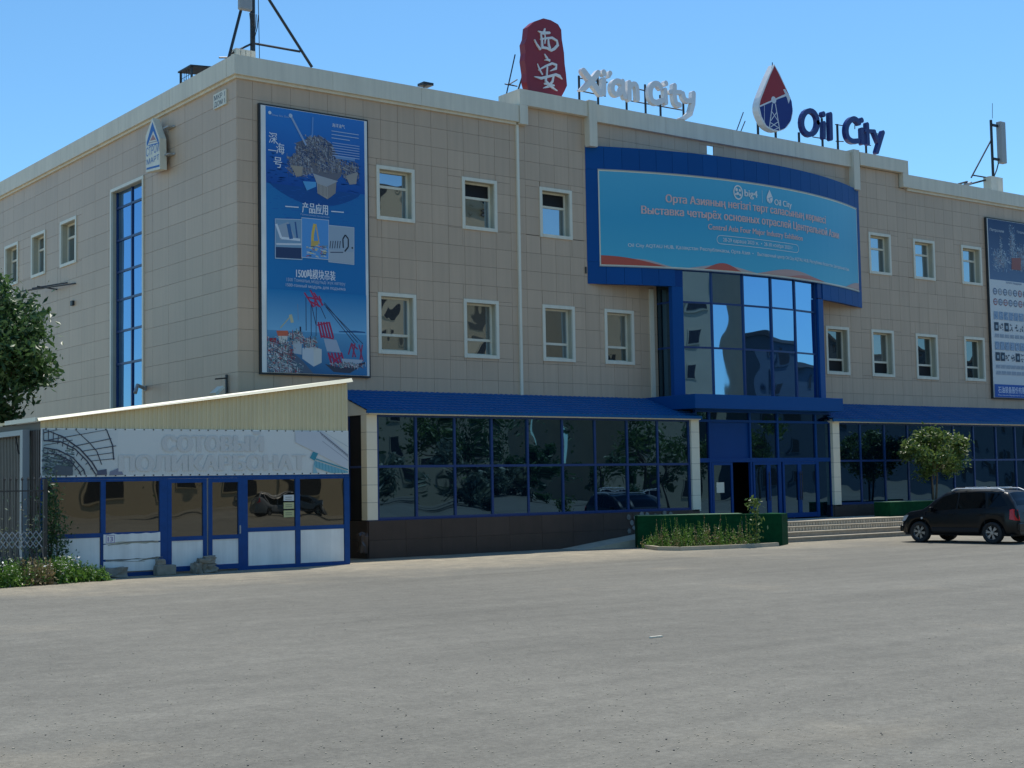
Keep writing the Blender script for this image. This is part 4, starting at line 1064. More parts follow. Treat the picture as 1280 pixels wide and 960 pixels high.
q = MB(); q.tube([pxy(322.5, -20, YA), pxy(324.5, 76, YA)], .012, 5); obj('wire', q, m_dark, an)
q = MB()
for k in range(4): q.box((.25+k*.16, .55, 14.1), (.25+k*.16+.14, .95, 14.55))
tag(obj('equipment_box', q, m_frame), 'white slotted equipment box behind the corner parapet', 'box')
ar = thing('antenna_mast', 'antenna mast with slim panel on the far right roof', 'antenna', (36.7, .9, 13.3))
q = MB(); p0, p1 = pxy(1241.5, 222, YA), pxy(1238.5, 150, YA); q.tube([(p0.x, YA, 13.2), (p0.x, YA, p1.z)], .06, 8); obj('pole', q, m_dark, ar)
q = MB(); a, b, c = pxy(1244.5, 152, YA), pxy(1250, 152, YA), pxy(1247, 204, YA); q.box((a.x+.07, YA-.2, c.z), (b.x+.12, YA+.05, a.z)); bevel(obj('panel_antenna', q, m_lamp, ar), .03)
q = MB(); q.box((p0.x, YA-.08, a.z-.25), (a.x+.1, YA, a.z-.15)); q.box((p0.x, YA-.08, c.z+.1), (a.x+.1, YA, c.z+.2)); obj('clamp', q, m_dark, ar)
q = MB(); q.tube([pxy(1238.5, 176, YA), pxy(1214, 222, YA)], .035, 6); q.tube([pxy(1216, 219, YA), pxy(1240, 223, YA)], .03, 6); q.tube([pxy(1198, 230, YA), pxy(1209, 227, YA)], .04, 6); q.tube([pxy(1209, 231, YA), pxy(1232, 225, YA)], .04, 6); obj('brace', q, m_dark, ar)
q = MB(); q.tube([pxy(1248, 204, YA), pxy(1246, 212, YA), pxy(1242, 222, YA)], .03, 6); q.tube([pxy(1240.5, 148, YA), pxy(1240.5, 129, YA)], .012, 5); obj('cable', q, m_dark, ar)
q = MB(); a = pxy(1206, 231, YA); q.tube([a, a+Vector((.45, 0, .12))], .07, 8); obj('radio_unit', q, m_lamp, ar)
q = MB(); a = pxy(1232, 236, YA); b = pxy(1246, 224, YA); q.box((a.x, YA-.3, 13.3), ((a.x+b.x)/2-.005, YA+.1, b.z)); q.box(((a.x+b.x)/2+.005, YA-.3, 13.3), (b.x, YA+.1, b.z)); obj('cabinet', q, m_frame, ar)
# hatch cage near the side parapet
hc = thing('roof_hatch_cage', 'black mesh cage with sloping lid behind the side parapet', 'roof cage', (1.0, 4.7, 13.3))
ya_, za_ = at_x(224, 92, .8); yb_, zb_ = at_x(240, 82.5, .8); zl = (za_+zb_)/2; xc_ = 2.0
q = MB(); q.prism([(.75, ya_, zl), (.75, yb_, zl), (xc_, yb_, zl+.10), (xc_, ya_, zl+.10)], (0, 0, .05)); obj('lid', q, m_dark, hc)
for x_ in (.82, xc_-.06):
    for y_ in (ya_-.06, yb_+.06): q = MB(); q.box((x_-.025, y_-.025, 13.25), (x_+.025, y_+.025, zl+.02)); obj('post', q, m_dark, hc)
q = MB()
for k in range(5): q.box((.82, yb_+.15+k*.16, 13.3), (.832, yb_+.162+k*.16, zl-.01)); q.box((1.0+k*.2, ya_-.06, 13.3), (1.012+k*.2, ya_-.05, zl-.01))
for k in range(5): q.box((.815, yb_+.05, 13.9+k*.25), (.83, ya_-.05, 13.912+k*.25)); q.box((.9, ya_-.065, 13.9+k*.25), (xc_-.06, ya_-.055, 13.912+k*.25))
o = obj('mesh', q, m_dark, hc); o['kind'] = 'stuff'
rf = thing('roof_floodlight', 'tiny floodlight on the parapet left of the red plaque', 'floodlight', (6.2, 0, 14.1))
a = pxy(528, 108, .1); q = MB(); q.box((a.x-.18, -.25, a.z-.03), (a.x+.18, .1, a.z+.05)); obj('housing', q, m_dark, rf)
q = MB(); q.tube([(a.x, .05, a.z), (a.x+.12, .1, 14.05)], .02, 6); obj('arm', q, m_dark, rf)

# ================================================================== KIOSK LEAN-TO
KY = -3.75
K = thing('lean_to_kiosk', 'lean-to kiosk with blue frames, white lower panels and sloping roof', 'kiosk', (-2.7, KY, 0))
kx0, kx1 = -6.80, 1.28
def kx(px, py=640): return at_y(px, py, KY)[0]
def kz(py, px=300): return at_y(px, py, KY)[1]
# walls
q = MB(); q.box((kx1-.08, KY+.02, 0), (kx1, -.02, 4.68)); obj('right_wall', q, m_sheet, K)
def corr(x0, x1, n): pass
q = MB(); n = 34
for k in range(n):
    y_a = KY+.05+k*(3.7/n); y_b = y_a+3.7/n*.6; q.box((kx0-.02, y_a, 0), (kx0+.02, y_b, 3.42))
q.box((kx0+.0, KY+.02, 0), (kx0+.05, -.02, 3.6)); obj('left_wall', q, m_brown, K)
# gable of ribbed sheet metal
ztl, ztr = 3.64, 4.76
def ztop_(x): return ztl + (ztr-ztl)*(x-kx0)/(kx1-kx0)
q = MB(); pitch = .115; x = kx0
verts = []
while x < kx1-.001:
    for dx, dy in ((0, 0), (.05, 0), (.06, -.02), (.10, -.02), (.11, 0)):
        if x+dx <= kx1: verts.append((x+dx, KY+dy))
    x += pitch
for (a, ya), (b, yb) in zip(verts, verts[1:]): q.quad((a, ya, 3.44), (b, yb, 3.44), (b, yb, ztop_(b)), (a, ya, ztop_(a)))
obj('gable_sheet', q, m_sheet, K)
q = MB(); q.prism([(kx0-.1, KY-.10, ztl-.03), (kx1+.06, KY-.10, ztr+.0), (kx1+.06, KY-.10, ztr+.06), (kx0-.1, KY-.10, ztl+.03)], (0, 3.72, 0)); obj('roof_sheet', q, m_sheet, K)
q = MB(); q.prism([(kx0-.1, KY-.17, ztl-.03), (kx1+.06, KY-.17, ztr-.03), (kx1+.06, KY-.101, ztr+.065), (kx0-.1, KY-.101, ztl+.035)], (0, .002, .004)); obj('verge_flashing', q, mat('pale_flashing', (.80, .74, .52), .45), K)
q = MB(); q.box((kx0-.15, KY-.08, ztl-.04), (kx0-.06, -1.7, ztl+.06)); obj('eave_flashing', q, m_frame, K)
# gutter and downpipe on the left wall
q = MB(); q.box((kx0-.20, -3.0, 3.32), (kx0-.05, -.4, 3.44)); q.box((kx0-.22, -3.2, 0), (kx0-.06, -3.02, 3.44)); obj('gutter_pipe', q, m_gpipe, K)
q = MB(); q.tube([(kx0-.04, -2.4, 2.9), (kx0-.12, -2.4, 3.3)], .02, 6); obj('gutter_bracket', q, m_dark, K)
# frame members on the front
zrail = [0.0, .98, 2.30]
posts = [(kx0, kx0+.10), (kx(125.5), kx(131.5)), (kx(199), kx(209)), (kx(297.5), kx(309)), (kx(369), kx(374.5)), (kx(430), kx1)]
q = MB(); q.box((kx0, KY-.02, 2.27), (kx1, KY+.06, 2.36)); obj('top_rail', q, m_kblue, K)
for a, b in posts: q = MB(); q.box((a, KY-.03, 0), (b, KY+.05, 2.268)); obj('post', q, m_kblue, K)
def bay(a, b, dz=.98):
    q = MB(); q.box((a, KY-.024, dz-.05), (b, KY+.04, dz+.05)); f_ = obj('window_bay', q, m_kblue, K)
    q = MB(); q.box((a, KY-.024, 0), (b, KY+.04, .09)); obj('rail', q, m_kblue, f_)
    q = MB(); q.box((a, KY-.022, 2.22), (b, KY+.04, 2.268)); obj('rail', q, m_kblue, f_)
    q = MB(); k = rnd.uniform(-.006, .006); q.quad((a, KY+.01+k, dz+.05), (b, KY+.01-k, dz+.05), (b, KY+.01-k, 2.22), (a, KY+.01+k, 2.22)); obj('pane', q, m_panek, f_)
    return f_
bays = [bay(a[1], b[0]) for a, b in ((posts[0], posts[1]), (posts[1], posts[2]), (posts[3], posts[4]), (posts[4], posts[5]))]
def panel(a, b, z0, z1, par, y=KY-.012, name='panel'):
    q = MB(); q.box((a+.02, y, z0), (b-.02, KY+.03, z1)); return obj(name, q, m_panelw, par)
panel(posts[0][1], posts[1][0], .10, .925, bays[0]); panel(posts[3][1], posts[4][0], .095, .925, bays[2]); panel(posts[4][1], posts[5][0], .095, .925, bays[3])
# battered panel of split boards
a, b = posts[1][1]-.06, posts[2][0]-.0; y_ = KY-.06; r_ = random.Random(4)
zt_ = [.0, .40, .78, 1.02]
for i, (z0, z1) in enumerate(zip(zt_, zt_[1:])):
    q = MB(); top_ = [(a+(b-a)*k/12, y_, z1-.02+r_.uniform(-.022, .012)) for k in range(13)]; bot = [(a+(b-a)*k/12, y_, z0+.01+r_.uniform(-.01, .012)) for k in range(13)]
    if z0 == 0: bot = [(p_[0], y_, .12) for p_ in bot]
    if i == 2: bot = [(p_[0], y_, p_[2]+.03*math.sin(k/12*3.1)) for k, p_ in enumerate(bot)]
    q.prism(bot + top_[::-1], (0, .035, 0)); obj('foam_board', q, m_panelw, bays[1], False)
q = MB()
for t in range(3):
    z_ = .34+t*.012; x_ = a+.8+t*.1
    q.tube([(x_, y_-.004, z_), (x_+.3, y_-.004, z_+.06), (x_+.45, y_-.004, z_+.05)], [.004, .012, .004], 5)
q.tube([(a+.1, y_-.004, .74), (a+.6, y_-.006, .80), (a+1.2, y_-.004, .80), (b-.05, y_-.004, .77)], [.006, .014, .016, .008], 5)
q.tube([(a+.15, y_-.004, .36), (a+1.0, y_-.004, .34)], [.003, .006], 5)
obj('torn_crack', q, m_concd, bays[1])
sh = Sheet(lambda u, v, d: (u, y_-d, v), .002); pu = (.28, .20, .42)
sh.line([(a+.06, .80), (a+.26, .80), (a+.26, .97), (a+.06, .97), (a+.06, .80)], .012, pu); sh.text('13', a+.10, .83, .12, .11, pu, .02); obj('stamp', sh, m_print, bays[1])
# doors
def kdoor(a, b, par=K):
    q = MB(); f = .10; z0, z1 = .05, 2.266
    q.box((a, KY-.035, z0), (a+f, KY+.03, z1)); q.box((b-f, KY-.035, z0), (b, KY+.03, z1)); q.box((a+f, KY-.033, z1-.10), (b-f, KY+.028, z1)); q.box((a+f, KY-.033, z0), (b-f, KY+.028, z0+.12)); q.box((a+f, KY-.033, .78), (b-f, KY+.028, .88))
    d_ = obj('door', q, m_kblue, K)
    q = MB(); q.quad((a+f, KY, .88), (b-f, KY+.008, .88), (b-f, KY+.004, z1-.10), (a+f, KY-.004, z1-.10)); obj('pane', q, m_panek, d_)
    q = MB(); q.box((a+f, KY-.01, z0+.12), (b-f, KY+.02, .78)); obj('lower_panel', q, m_panelw, d_); return d_
kdoor(kx(209), kx(258)); d2 = kdoor(kx(260), kx(302))
q = MB(); hx = kx(300); q.box((hx-.04, KY-.07, .9), (hx-.01, KY-.035, 1.1)); obj('handle', q, m_lamp, d2)
# papers in the window
sh = Sheet(lambda u, v, d: (u, KY-.004-d, v), .002)
for (y0_, y1_, c) in ((618.5, 626, (.62, .62, .60)), (628, 636, (.50, .50, .26)), (638, 646.5, (.48, .48, .24))):
    a, b = kx(354.5), kx(367.5); z0_, z1_ = kz(y1_, 360), kz(y0_, 360); sh.rect(a, z0_, b, z1_, c)
    for k in range(2): sh.line([(a+.05, z1_-.06-k*.05), (b-.06, z1_-.06-k*.05)], .015, (.15, .15, .12))
obj('paper_notice', sh, m_print, bays[2])
# faded shop banner
fb = thing('shop_banner', 'faded grey white polycarbonate shop banner across the kiosk front', 'banner', (-2.7, KY-.03, 2.3))
FYB = KY-.035
q = MB(); q.box((kx0, FYB, 2.335), (kx1-.02, KY-.001-.02, 3.455)); obj('sheet', q, m_panelw, fb)
sh = Sheet(lambda u, v, d: (u, FYB-d, v), .001)
def k5(cx, cy): return at_y(cx/3.31, 460+cy/3.31, FYB)
def k6(cx, cy): return at_y(200+cx/3.557, 460+cy/3.557, FYB)
gl = (.63, .61, .57)
sh.rect(kx0+.02, 2.36, kx1-.04, 3.43, [(.66, .66, .62), (.68, .68, .64), (.74, .73, .68), (.72, .71, .66)])
sh.p([k5(175, 250), k5(490, 250), k5(480, 440), k5(175, 445)], [(.45, .53, .54), (.68, .68, .64), (.66, .66, .62), (.22, .28, .26)])
r_ = random.Random(8)
for k in range(240):
    u, v = k5(r_.uniform(180, 300), r_.triangular(330, 440, 430)); s_ = r_.uniform(.02, .07); sh.line([(u-s_, v), (u+s_, v+r_.uniform(-.05, .05))], .03, r_.choice([(.06, .09, .10), (.12, .17, .15), (.2, .26, .27), (.1, .12, .16)]), .00005)
dkk = (.055, .06, .085)
for pts, w in (([(180,250),(260,285),(330,335),(380,390),(410,440)],.035), ([(180,300),(250,305),(310,335),(360,385),(395,440)],.03), ([(180,330),(240,340),(300,370),(345,420),(352,442)],.03), ([(180,352),(240,358),(290,385),(325,425),(335,445)],.025), ([(310,245),(370,310),(400,345),(420,400)],.022), ([(440,248),(465,320),(470,380)],.03), ([(180,268),(250,248)],.025), ([(200,298),(440,255)],.02), ([(300,325),(460,292)],.018), ([(335,345),(480,322)],.018), ([(360,365),(470,350)],.015), ([(375,385),(475,375)],.015), ([(180,320),(300,298)],.015)):
    sh.line([k5(*p_) for p_ in pts], w, dkk)
for k in range(12):
    t = k/11; A_ = (180+225*t, 250+190*t**1.5); B_ = (180+212*t, 300+140*t**1.7); sh.line([k5(*A_), k5(*B_)], .018, dkk)
for k in range(10):
    t = k/9; A_ = (180+165*t, 330+90*t**1.6); B_ = (180+145*t, 352+85*t**1.6); sh.line([k5(*A_), k5(*B_)], .014, dkk)
quadp2 = lambda P_, c: sh.p([k5(*p_) for p_ in P_], c)
quadp2([(230, 400), (300, 410), (300, 445), (215, 445)], (.10, .12, .14)); quadp2([(400, 425), (440, 418), (442, 442), (402, 444)], (.10, .11, .16)); quadp2([(455, 428), (495, 412), (510, 442), (450, 446)], (.22, .23, .30))
u, v = k6(10, 358); u2, _ = k6(452, 358); u0_ = kx(203, 555); sh.text('СОТОВЫЙ', u0_, kz(564.5, 250), kx(327, 555)-u0_, kz(545, 250)-kz(564.5, 250), gl, .045)
u0_ = kx(149, 580); sh.text('ПОЛИКАРБОНАТ', u0_, kz(588.5, 250), kx(380, 580)-u0_, kz(569, 250)-kz(588.5, 250), gl, .045)
sh.p([k6(*p_) for p_ in [(600,280),(720,282),(835,380),(832,450),(700,380),(600,330)]], (.60, .61, .63))
for k in range(16): A_ = (710+k*8, 285+k*6.6); sh.line([k6(*A_), k6(A_[0]+10, A_[1]+18)], .014, (.16, .17, .2))
sh.line([k6(708, 283), k6(835, 388)], .02, (.14, .15, .18)); sh.line([k6(722, 282), k6(835, 350)], .012, (.35, .42, .45)); sh.line([k6(720, 325), k6(835, 412)], .015, (.35, .36, .4))
tq = (.05, .28, .36)
sh.p([k6(*p_) for p_ in [(665,400),(680,372),(702,380),(686,412)]], tq); sh.p([k6(*p_) for p_ in [(686,412),(835,460),(835,468),(760,468),(682,440)]], (.18, .42, .50)); sh.p([k6(*p_) for p_ in [(682,425),(700,468),(678,468)]], (.3, .5, .56))
sh.line([k6(684, 402), k6(835, 452)], .03, tq)
for k in range(10): A_ = (692+k*14, 412+k*5); sh.line([k6(*A_), k6(A_[0]+2, A_[1]+30)], .015, tq)
for k in range(len(sh.v)):
    x_, yy_, z_ = sh.v[k]; sh.v[k] = (min(max(x_, kx0+.02), kx1-.04), yy_, min(max(z_, 2.36), 3.43))
obj('print', sh, m_print, fb)
q = MB()
for k in range(34): x_ = kx0+.1+k*.235; q.box((x_, FYB-.012, 2.345), (x_+.03, FYB-.001, 2.372)); q.box((x_, FYB-.012, 3.425), (x_+.03, FYB-.001, 3.45))
obj('screw', q, m_dark, fb)
# red rags on the roof edge, omitted elsewhere
# ---- loose blocks and stones at the kiosk foot
def rock(name, label, c, sx, sy, sz_, seed, rough_=.12, n=2, m=m_concd, cat='stone', group=None):
    import bmesh
    r_ = random.Random(seed); bm = bmesh.new(); bmesh.ops.create_cube(bm, size=1)
    bmesh.ops.subdivide_edges(bm, edges=bm.edges[:], cuts=2, use_grid_fill=True)
    for v_ in bm.verts:
        l = v_.co.length; v_.co = v_.co*(1-.10*n*.5*max(0, l-.6)) + Vector((r_.uniform(-1, 1), r_.uniform(-1, 1), r_.uniform(-1, 1)))*rough_*.5
        v_.co.x *= sx; v_.co.y *= sy; v_.co.z *= sz_
    me = bpy.data.meshes.new(name); bm.to_mesh(me); bm.free(); me.materials.append(m); o = bpy.data.objects.new(name, me); COL.objects.link(o)
    o.location = c; o.rotation_euler = (0, 0, r_.uniform(-.2, .2)); bevel(o, .015, 1); tag(o, label, cat, group); return o
gy_ = -4.05
rock('concrete_block', 'rough pale concrete block lying at the foot of the split board panel', (kx(136)+.05, gy_, .11), .50, .26, .24, 1, .22, m=m_concd, cat='block')
rock('concrete_block', 'smooth dark concrete block left of the kiosk doors', (kx(199.5), gy_, .12), .48, .26, .24, 2, .02, cat='block')
rock('stone', 'small brown stone sitting on top of the smooth dark block', (kx(194), gy_, .31), .20, .18, .14, 3, .18, 3)
rock('stone', 'upright pale stone leaning at the left kiosk door', (kx(239.5), gy_-.0, .13), .24, .22, .27, 4, .30, 4)
rock('stone', 'large dark triangular stone under the piled stones', (kx(253), gy_, .11), .36, .28, .23, 5, .34, 5)
rock('stone', 'flat pale stone piled across the two lower stones', (kx(249), gy_-.02, .29), .38, .24, .12, 6, .30, 4)
rock('stone', 'thin stone slab topmost of the pile before the doors', (kx(254.5), gy_-.02, .37), .30, .2, .07, 7, .25, 3)
rock('stone', 'jagged dark rubble in the gap between kiosk and brown plinth', (2.72, -2.0, .45), .25, .25, .5, 8, .3, 3, m_plinth)

# ================================================================== FENCE
F = thing('iron_fence', 'black iron fence with bellied bars and cross pattern left of the kiosk', 'fence', (-8, -4.6, 0))
FYf = -4.6
q = MB(); q.box((-9.8, FYf-.02, 2.02), (-7.0, FYf+.02, 2.05)); q.box((-9.8, FYf-.02, .30), (-7.0, FYf+.02, .33)); q.box((-7.02, FYf-.04, 0), (-6.94, FYf+.04, 2.3)); obj('rail', q, m_iron, F)
bar = MB()
prof = [(0, .25, .12), (0, .34, .34), (0, .26, .55), (0, .12, .8), (0, .02, 1.05), (0, 0, 1.3), (0, 0, 1.8), (0, 0, 2.26)]
bar.tube([(x_, -y_, z_) for x_, y_, z_ in prof], .013, 6); bar.tube([(0, 0, 2.26), (0, 0, 2.30), (0, 0, 2.34)], [.022, .028, .006], 6)
bme = mesh('bar', bar, m_iron)
for k in range(21): link('bar', bme, F, (-9.7+k*.13, FYf, 0))
cb = MB(); cb.tube([(0, 0, 0), (.13, 0, .17)], .011, 5); cbm = mesh('cross_bar', cb, m_gpipe)
cb2 = MB(); cb2.tube([(.13, -.012, 0), (0, -.012, .17)], .011, 5); cbm2 = mesh('cross_bar', cb2, m_gpipe)
for k in range(20):
    for j in range(2):
        link('cross_bar', cbm, F, (-9.7+k*.13, FYf-.14, .80+j*.18)); link('cross_bar', cbm2, F, (-9.7+k*.13, FYf-.14, .80+j*.18))

# ================================================================== PLANTERS, STEPS, RAMP
def lowwall(name, label, pts, z0, h, t, m, cat):
    """wall box following plan points"""
    q = MB(); n = len(pts); nrm = []
    for i in range(n):
        a = Vector(pts[max(i-1, 0)]); b = Vector(pts[min(i+1, n-1)]); d = (b-a).normalized(); nrm.append(Vector((-d.y, d.x)))
    F_ = [Vector(p_) for p_ in pts]; Bk = [F_[i]+nrm[i]*t for i in range(n)]
    loop = F_ + Bk[::-1]; q.prism([(p_.x, p_.y, z0) for p_ in loop][::-1], (0, 0, h)); return q
A1 = Vector(at_z(797.5, 685, 0)); C1 = Vector(at_z(978, 682, 0)); D1 = Vector(at_z(988.5, 680.5, 0))
B1 = Vector(at_z(942, 683, 0)) + Vector((.10, .55))
pl = thing('green_planter_wall', 'long dark green planter wall left of the entrance steps', 'planter', (A1.x, A1.y, 0))
hh = .96
q = lowwall('', '', [A1, B1], 0, hh, .55, m_green, ''); obj('left_box', q, m_green, pl)
q = lowwall('', '', [B1+Vector((.01, .0)), C1], 0, hh-.004, .55, m_green, ''); obj('right_box', q, m_green, pl)
q = MB(); q.prism([(C1.x+.006, C1.y-.0, 0), (D1.x, D1.y+.1, 0), (D1.x+.5, D1.y+1.2, 0), (C1.x+.5, C1.y+1.2, 0)], (0, 0, hh-.008)); obj('end_box', q, m_green, pl)
q = lowwall('', '', [A1+Vector((-.01, -.02)), B1+Vector((0, -.03))], hh, .022, .6, m_green, ''); obj('sunlit_top', q, mat('sunlit_green', (.12, .24, .13), .6, var=.2), pl)  # sunlight on the planter's top face, put in as a lighter green layer
# kerb and weed bed in front
kp = [at_z(805, 686, 0), at_z(822, 688, 0), at_z(850, 688.5, 0), at_z(900, 686.5, 0), at_z(940, 684.6, 0), at_z(974, 682.8, 0)]
kb = MB(); 
for i in range(len(kp)-1):
    a, b = Vector(kp[i]), Vector(kp[i+1]); d = (b-a).normalized(); n_ = Vector((-d.y, d.x))*.12
    kb.prism([(a.x, a.y-.0, 0), (b.x-d.x*.01, b.y-d.y*.01, 0), (b.x-d.x*.01+n_.x, b.y-d.y*.01+n_.y, 0), (a.x+n_.x, a.y+n_.y, 0)][::-1], (0, 0, .11))
tag(obj('kerb', kb, m_conc), 'pale concrete kerb edging the weed bed', None, kind='structure')
def leafquad(q, c, s, r_, up_=.3):
    d = Vector((r_.gauss(0, 1), r_.gauss(0, 1), r_.gauss(0, 1)+up_)).normalized(); e = d.orthogonal().normalized(); e.rotate(Matrix.Rotation(r_.uniform(0, 6.28), 3, d)); f_ = d.cross(e)
    a = e*s; b = f_*s*.45; n = len(q.v)
    q.v += [tuple(c-a), tuple(c+b-a*.1), tuple(c+a+d*s*.15), tuple(c-b-a*.1)]; q.f.append((n, n+1, n+2, n+3))
def weed(q, x, y, z, h, r_, leaf=.05, dens=14, spread=.10):
    dx, dy = r_.uniform(-.12, .12)*h, r_.uniform(-.12, .12)*h
    n = len(q.v); w_ = .006
    q.v += [(x-w_, y, z), (x+w_, y, z), (x+dx+w_*.4, y+dy, z+h), (x+dx-w_*.4, y+dy, z+h)]; q.f.append((n, n+1, n+2, n+3))
    for k in range(int(dens*h/.5)+2):
        t = r_.random()**.8; s = leaf*(1.15-t*.75)
        leafquad(q, Vector((x+dx*t+r_.gauss(0, spread*(1.1-t)), y+dy*t+r_.gauss(0, spread*(1.1-t)), z+h*t)), s*r_.uniform(.6, 1.2), r_)
r_ = random.Random(12); q = MB(); q3 = MB()
for k in range(230):
    px = r_.uniform(812, 948); t = (px-812)/136; py = 686.5 - 2.5*t
    x_, y__ = at_z(px, py, 0); x_ += r_.uniform(-.1, .2); y__ += r_.uniform(0.05, .45)
    tall = r_.random() < .2
    weed(q if r_.random() < .75 else q3, x_, y__, .02, r_.uniform(.55, 1.0) if tall else r_.uniform(.15, .6)*(.7+.6*math.sin(t*3.1)), r_, .035 if tall else .045, 16 if tall else 18, .035 if tall else .08)
tag(obj('weed_bed', q, m_grass), 'scrubby green weeds growing in the kerbed bed', None, kind='stuff'); tag(obj('dry_weed_bed', q3, m_straw), 'dry yellow weeds among the green ones in the kerbed bed', None, kind='stuff')
sp_ = thing('sapling', 'leafy sapling rising above the green planter wall', 'plant', (*at_z(948, 683.5, 0), 0))
bx_, by_ = at_z(948, 684, 0); by_ += .1
q = MB(); q.tube([(bx_, by_, 0), (bx_+.05, by_, .6), (bx_-.02, by_, 1.25)], [.014, .01, .005], 5); obj('stem', q, m_bark, sp_)
q = MB()
for k in range(150): t = r_.random(); leafquad(q, Vector((bx_+r_.gauss(0, .11), by_+r_.gauss(0, .1), .1+1.3*t)), r_.uniform(.04, .09), r_)
for k in range(70): leafquad(q, Vector((bx_-.05+r_.gauss(0, .13), by_+r_.gauss(0, .1), 1.33+r_.gauss(0, .10))), r_.uniform(.05, .10), r_)
obj('foliage', q, m_leaf2, sp_)
# steps and platform
stp = thing('entrance_steps', 'wide pale entrance steps between green planter and car', 'steps', (19.5, -4.5, 0))
SX0, SX1 = 14.9, 30.0
lev = [(0.0, .15, -5.05), (.15, .31, -4.75), (.31, .47, -4.45), (.47, .62, -4.2)]
for i, (z0, z1, y__) in enumerate(lev):
    back = lev[i+1][2]+.02 if i < 3 else -1.91
    q = MB(); q.box((SX0, y__, 0), (SX1, back, z1-.03)); o = obj('step', q, m_concd, stp)
    x_ = SX0
    while x_ < SX1-.01:
        x2 = min(x_+1.0, SX1); q = MB(); q.box((x_+.003, y__-.02, z1-.03), (x2-.003, back-.021, z1)); obj('tread_slab', q, m_conc, o); x_ = x2
q = MB(); r_ = random.Random(2)
for i in (2, 3):
    z0, z1, y__ = lev[i]; x_ = SX0+.02
    while x_ < SX1-.1:
        w_ = r_.uniform(.07, .11)
        q.box((x_, y__-.012, z0+.012), (x_+w_, y__+.0, z1-.04)); x_ += w_+r_.uniform(.03, .06)
o = obj('riser_block', q, m_conc, stp); o['kind'] = 'stuff'
# ramp up to the platform along the plinth
q = MB(); q.prism([(9.8, -3.0, 0), (14.88, -3.0, 0), (14.88, -3.0, .58)], (0, 1.08, 0)); o = obj('ramp', q, m_conc); tag(o, 'pale concrete ramp rising along the plinth', None, kind='structure')
# second planter with the young tree
P2 = thing('green_planter_wall', 'short green planter box behind the front of the black car', 'planter', (23, -3.6, .62))
(xa, ya) = at_z(1113, 650, .62); ya = max(ya, -4.0); xa = at_y(1113, 645, -3.6)[0]
q = MB(); q.box((xa, -3.6, .622), (xa+4.5, -2.9, 1.12)); obj('box', q, m_green, P2)
q = MB(); q.box((xa-.02, -3.62, 1.12), (xa+4.5, -2.9, 1.14)); obj('sunlit_top', q, bpy.data.materials['sunlit_green'], P2)  # same lighter green, sunlight painted on the box top

# ================================================================== TREES
def tree(name, label, base, h, crown_c, crown_r, nclump, nleaf, leaf, m, seed, trunk_r=.12, fork=.35, group=None, lim=None, stems=1):
    r_ = random.Random(seed); T = thing(name, label, 'tree', base, group); bx_, by_, bz_ = base
    cc = Vector(crown_c); cl = []
    for k in range(nclump):
        while True:
            p_ = Vector((r_.uniform(-1, 1), r_.uniform(-1, 1), r_.uniform(-1, 1)))
            if .25 < p_.length < 1.0: break
        p_ = Vector((p_.x*crown_r[0], p_.y*crown_r[1], p_.z*crown_r[2])); cl.append((cc+p_, r_.uniform(.20, .34)*min(crown_r)))
    q = MB()
    fk = Vector((cc.x, cc.y, bz_+h*fork))
    for s in range(stems):
        off = Vector(((s-(stems-1)/2)*.30, 0, 0))
        q.tube([Vector((bx_, by_, bz_))+off*.3, Vector(((bx_+cc.x)/2, (by_+cc.y)/2, bz_+h*fork*.5))+off*.6+Vector((r_.uniform(-.05, .05), 0, 0)), fk+off, cc+off+Vector((0, 0, crown_r[2]*.4))], [trunk_r, trunk_r*.8, trunk_r*.65, trunk_r*.2], 8)
    for p_, _r in cl[::2]:
        st_ = fk.lerp(cc, r_.uniform(0, .9)); mid = st_.lerp(p_, .5)+Vector((0, 0, -.06*h*r_.random())); q.tube([st_, mid, p_], [trunk_r*.38, trunk_r*.22, trunk_r*.08], 5, False)
    obj('trunk', q, m_bark, T, True)
    q = MB()
    for k in range(nleaf):
        p_, rr_ = cl[r_.randrange(len(cl))]
        d = Vector((r_.gauss(0, 1), r_.gauss(0, 1), r_.gauss(0, .8)))*rr_*.62
        leafquad(q, p_+d, leaf*r_.uniform(.6, 1.3), r_, .6)
    obj('crown', q, m, T); return T
# young tree by the car
tb = (at_y(1168, 640, -3.25)[0], -3.25, .75)
cc = pxy(1167, 566, -3.25)
tree('young_tree', 'young round crowned tree in front of the right glazing beside the black car', tb, 3.3, cc, (1.5, 1.1, .86), 56, 6400, .080, m_leaf2, 21, .05, .35, stems=2)
# tree at the left edge
cc = pxy(-40, 440, 2.6)
tree('leafy_tree', 'dark leafy tree at the left edge in front of the side wall', (cc.x-.6, cc.y, 0), 9.5, cc, (1.75, 1.8, 2.05), 75, 24000, .105, m_leafd, 5, .2, .45)

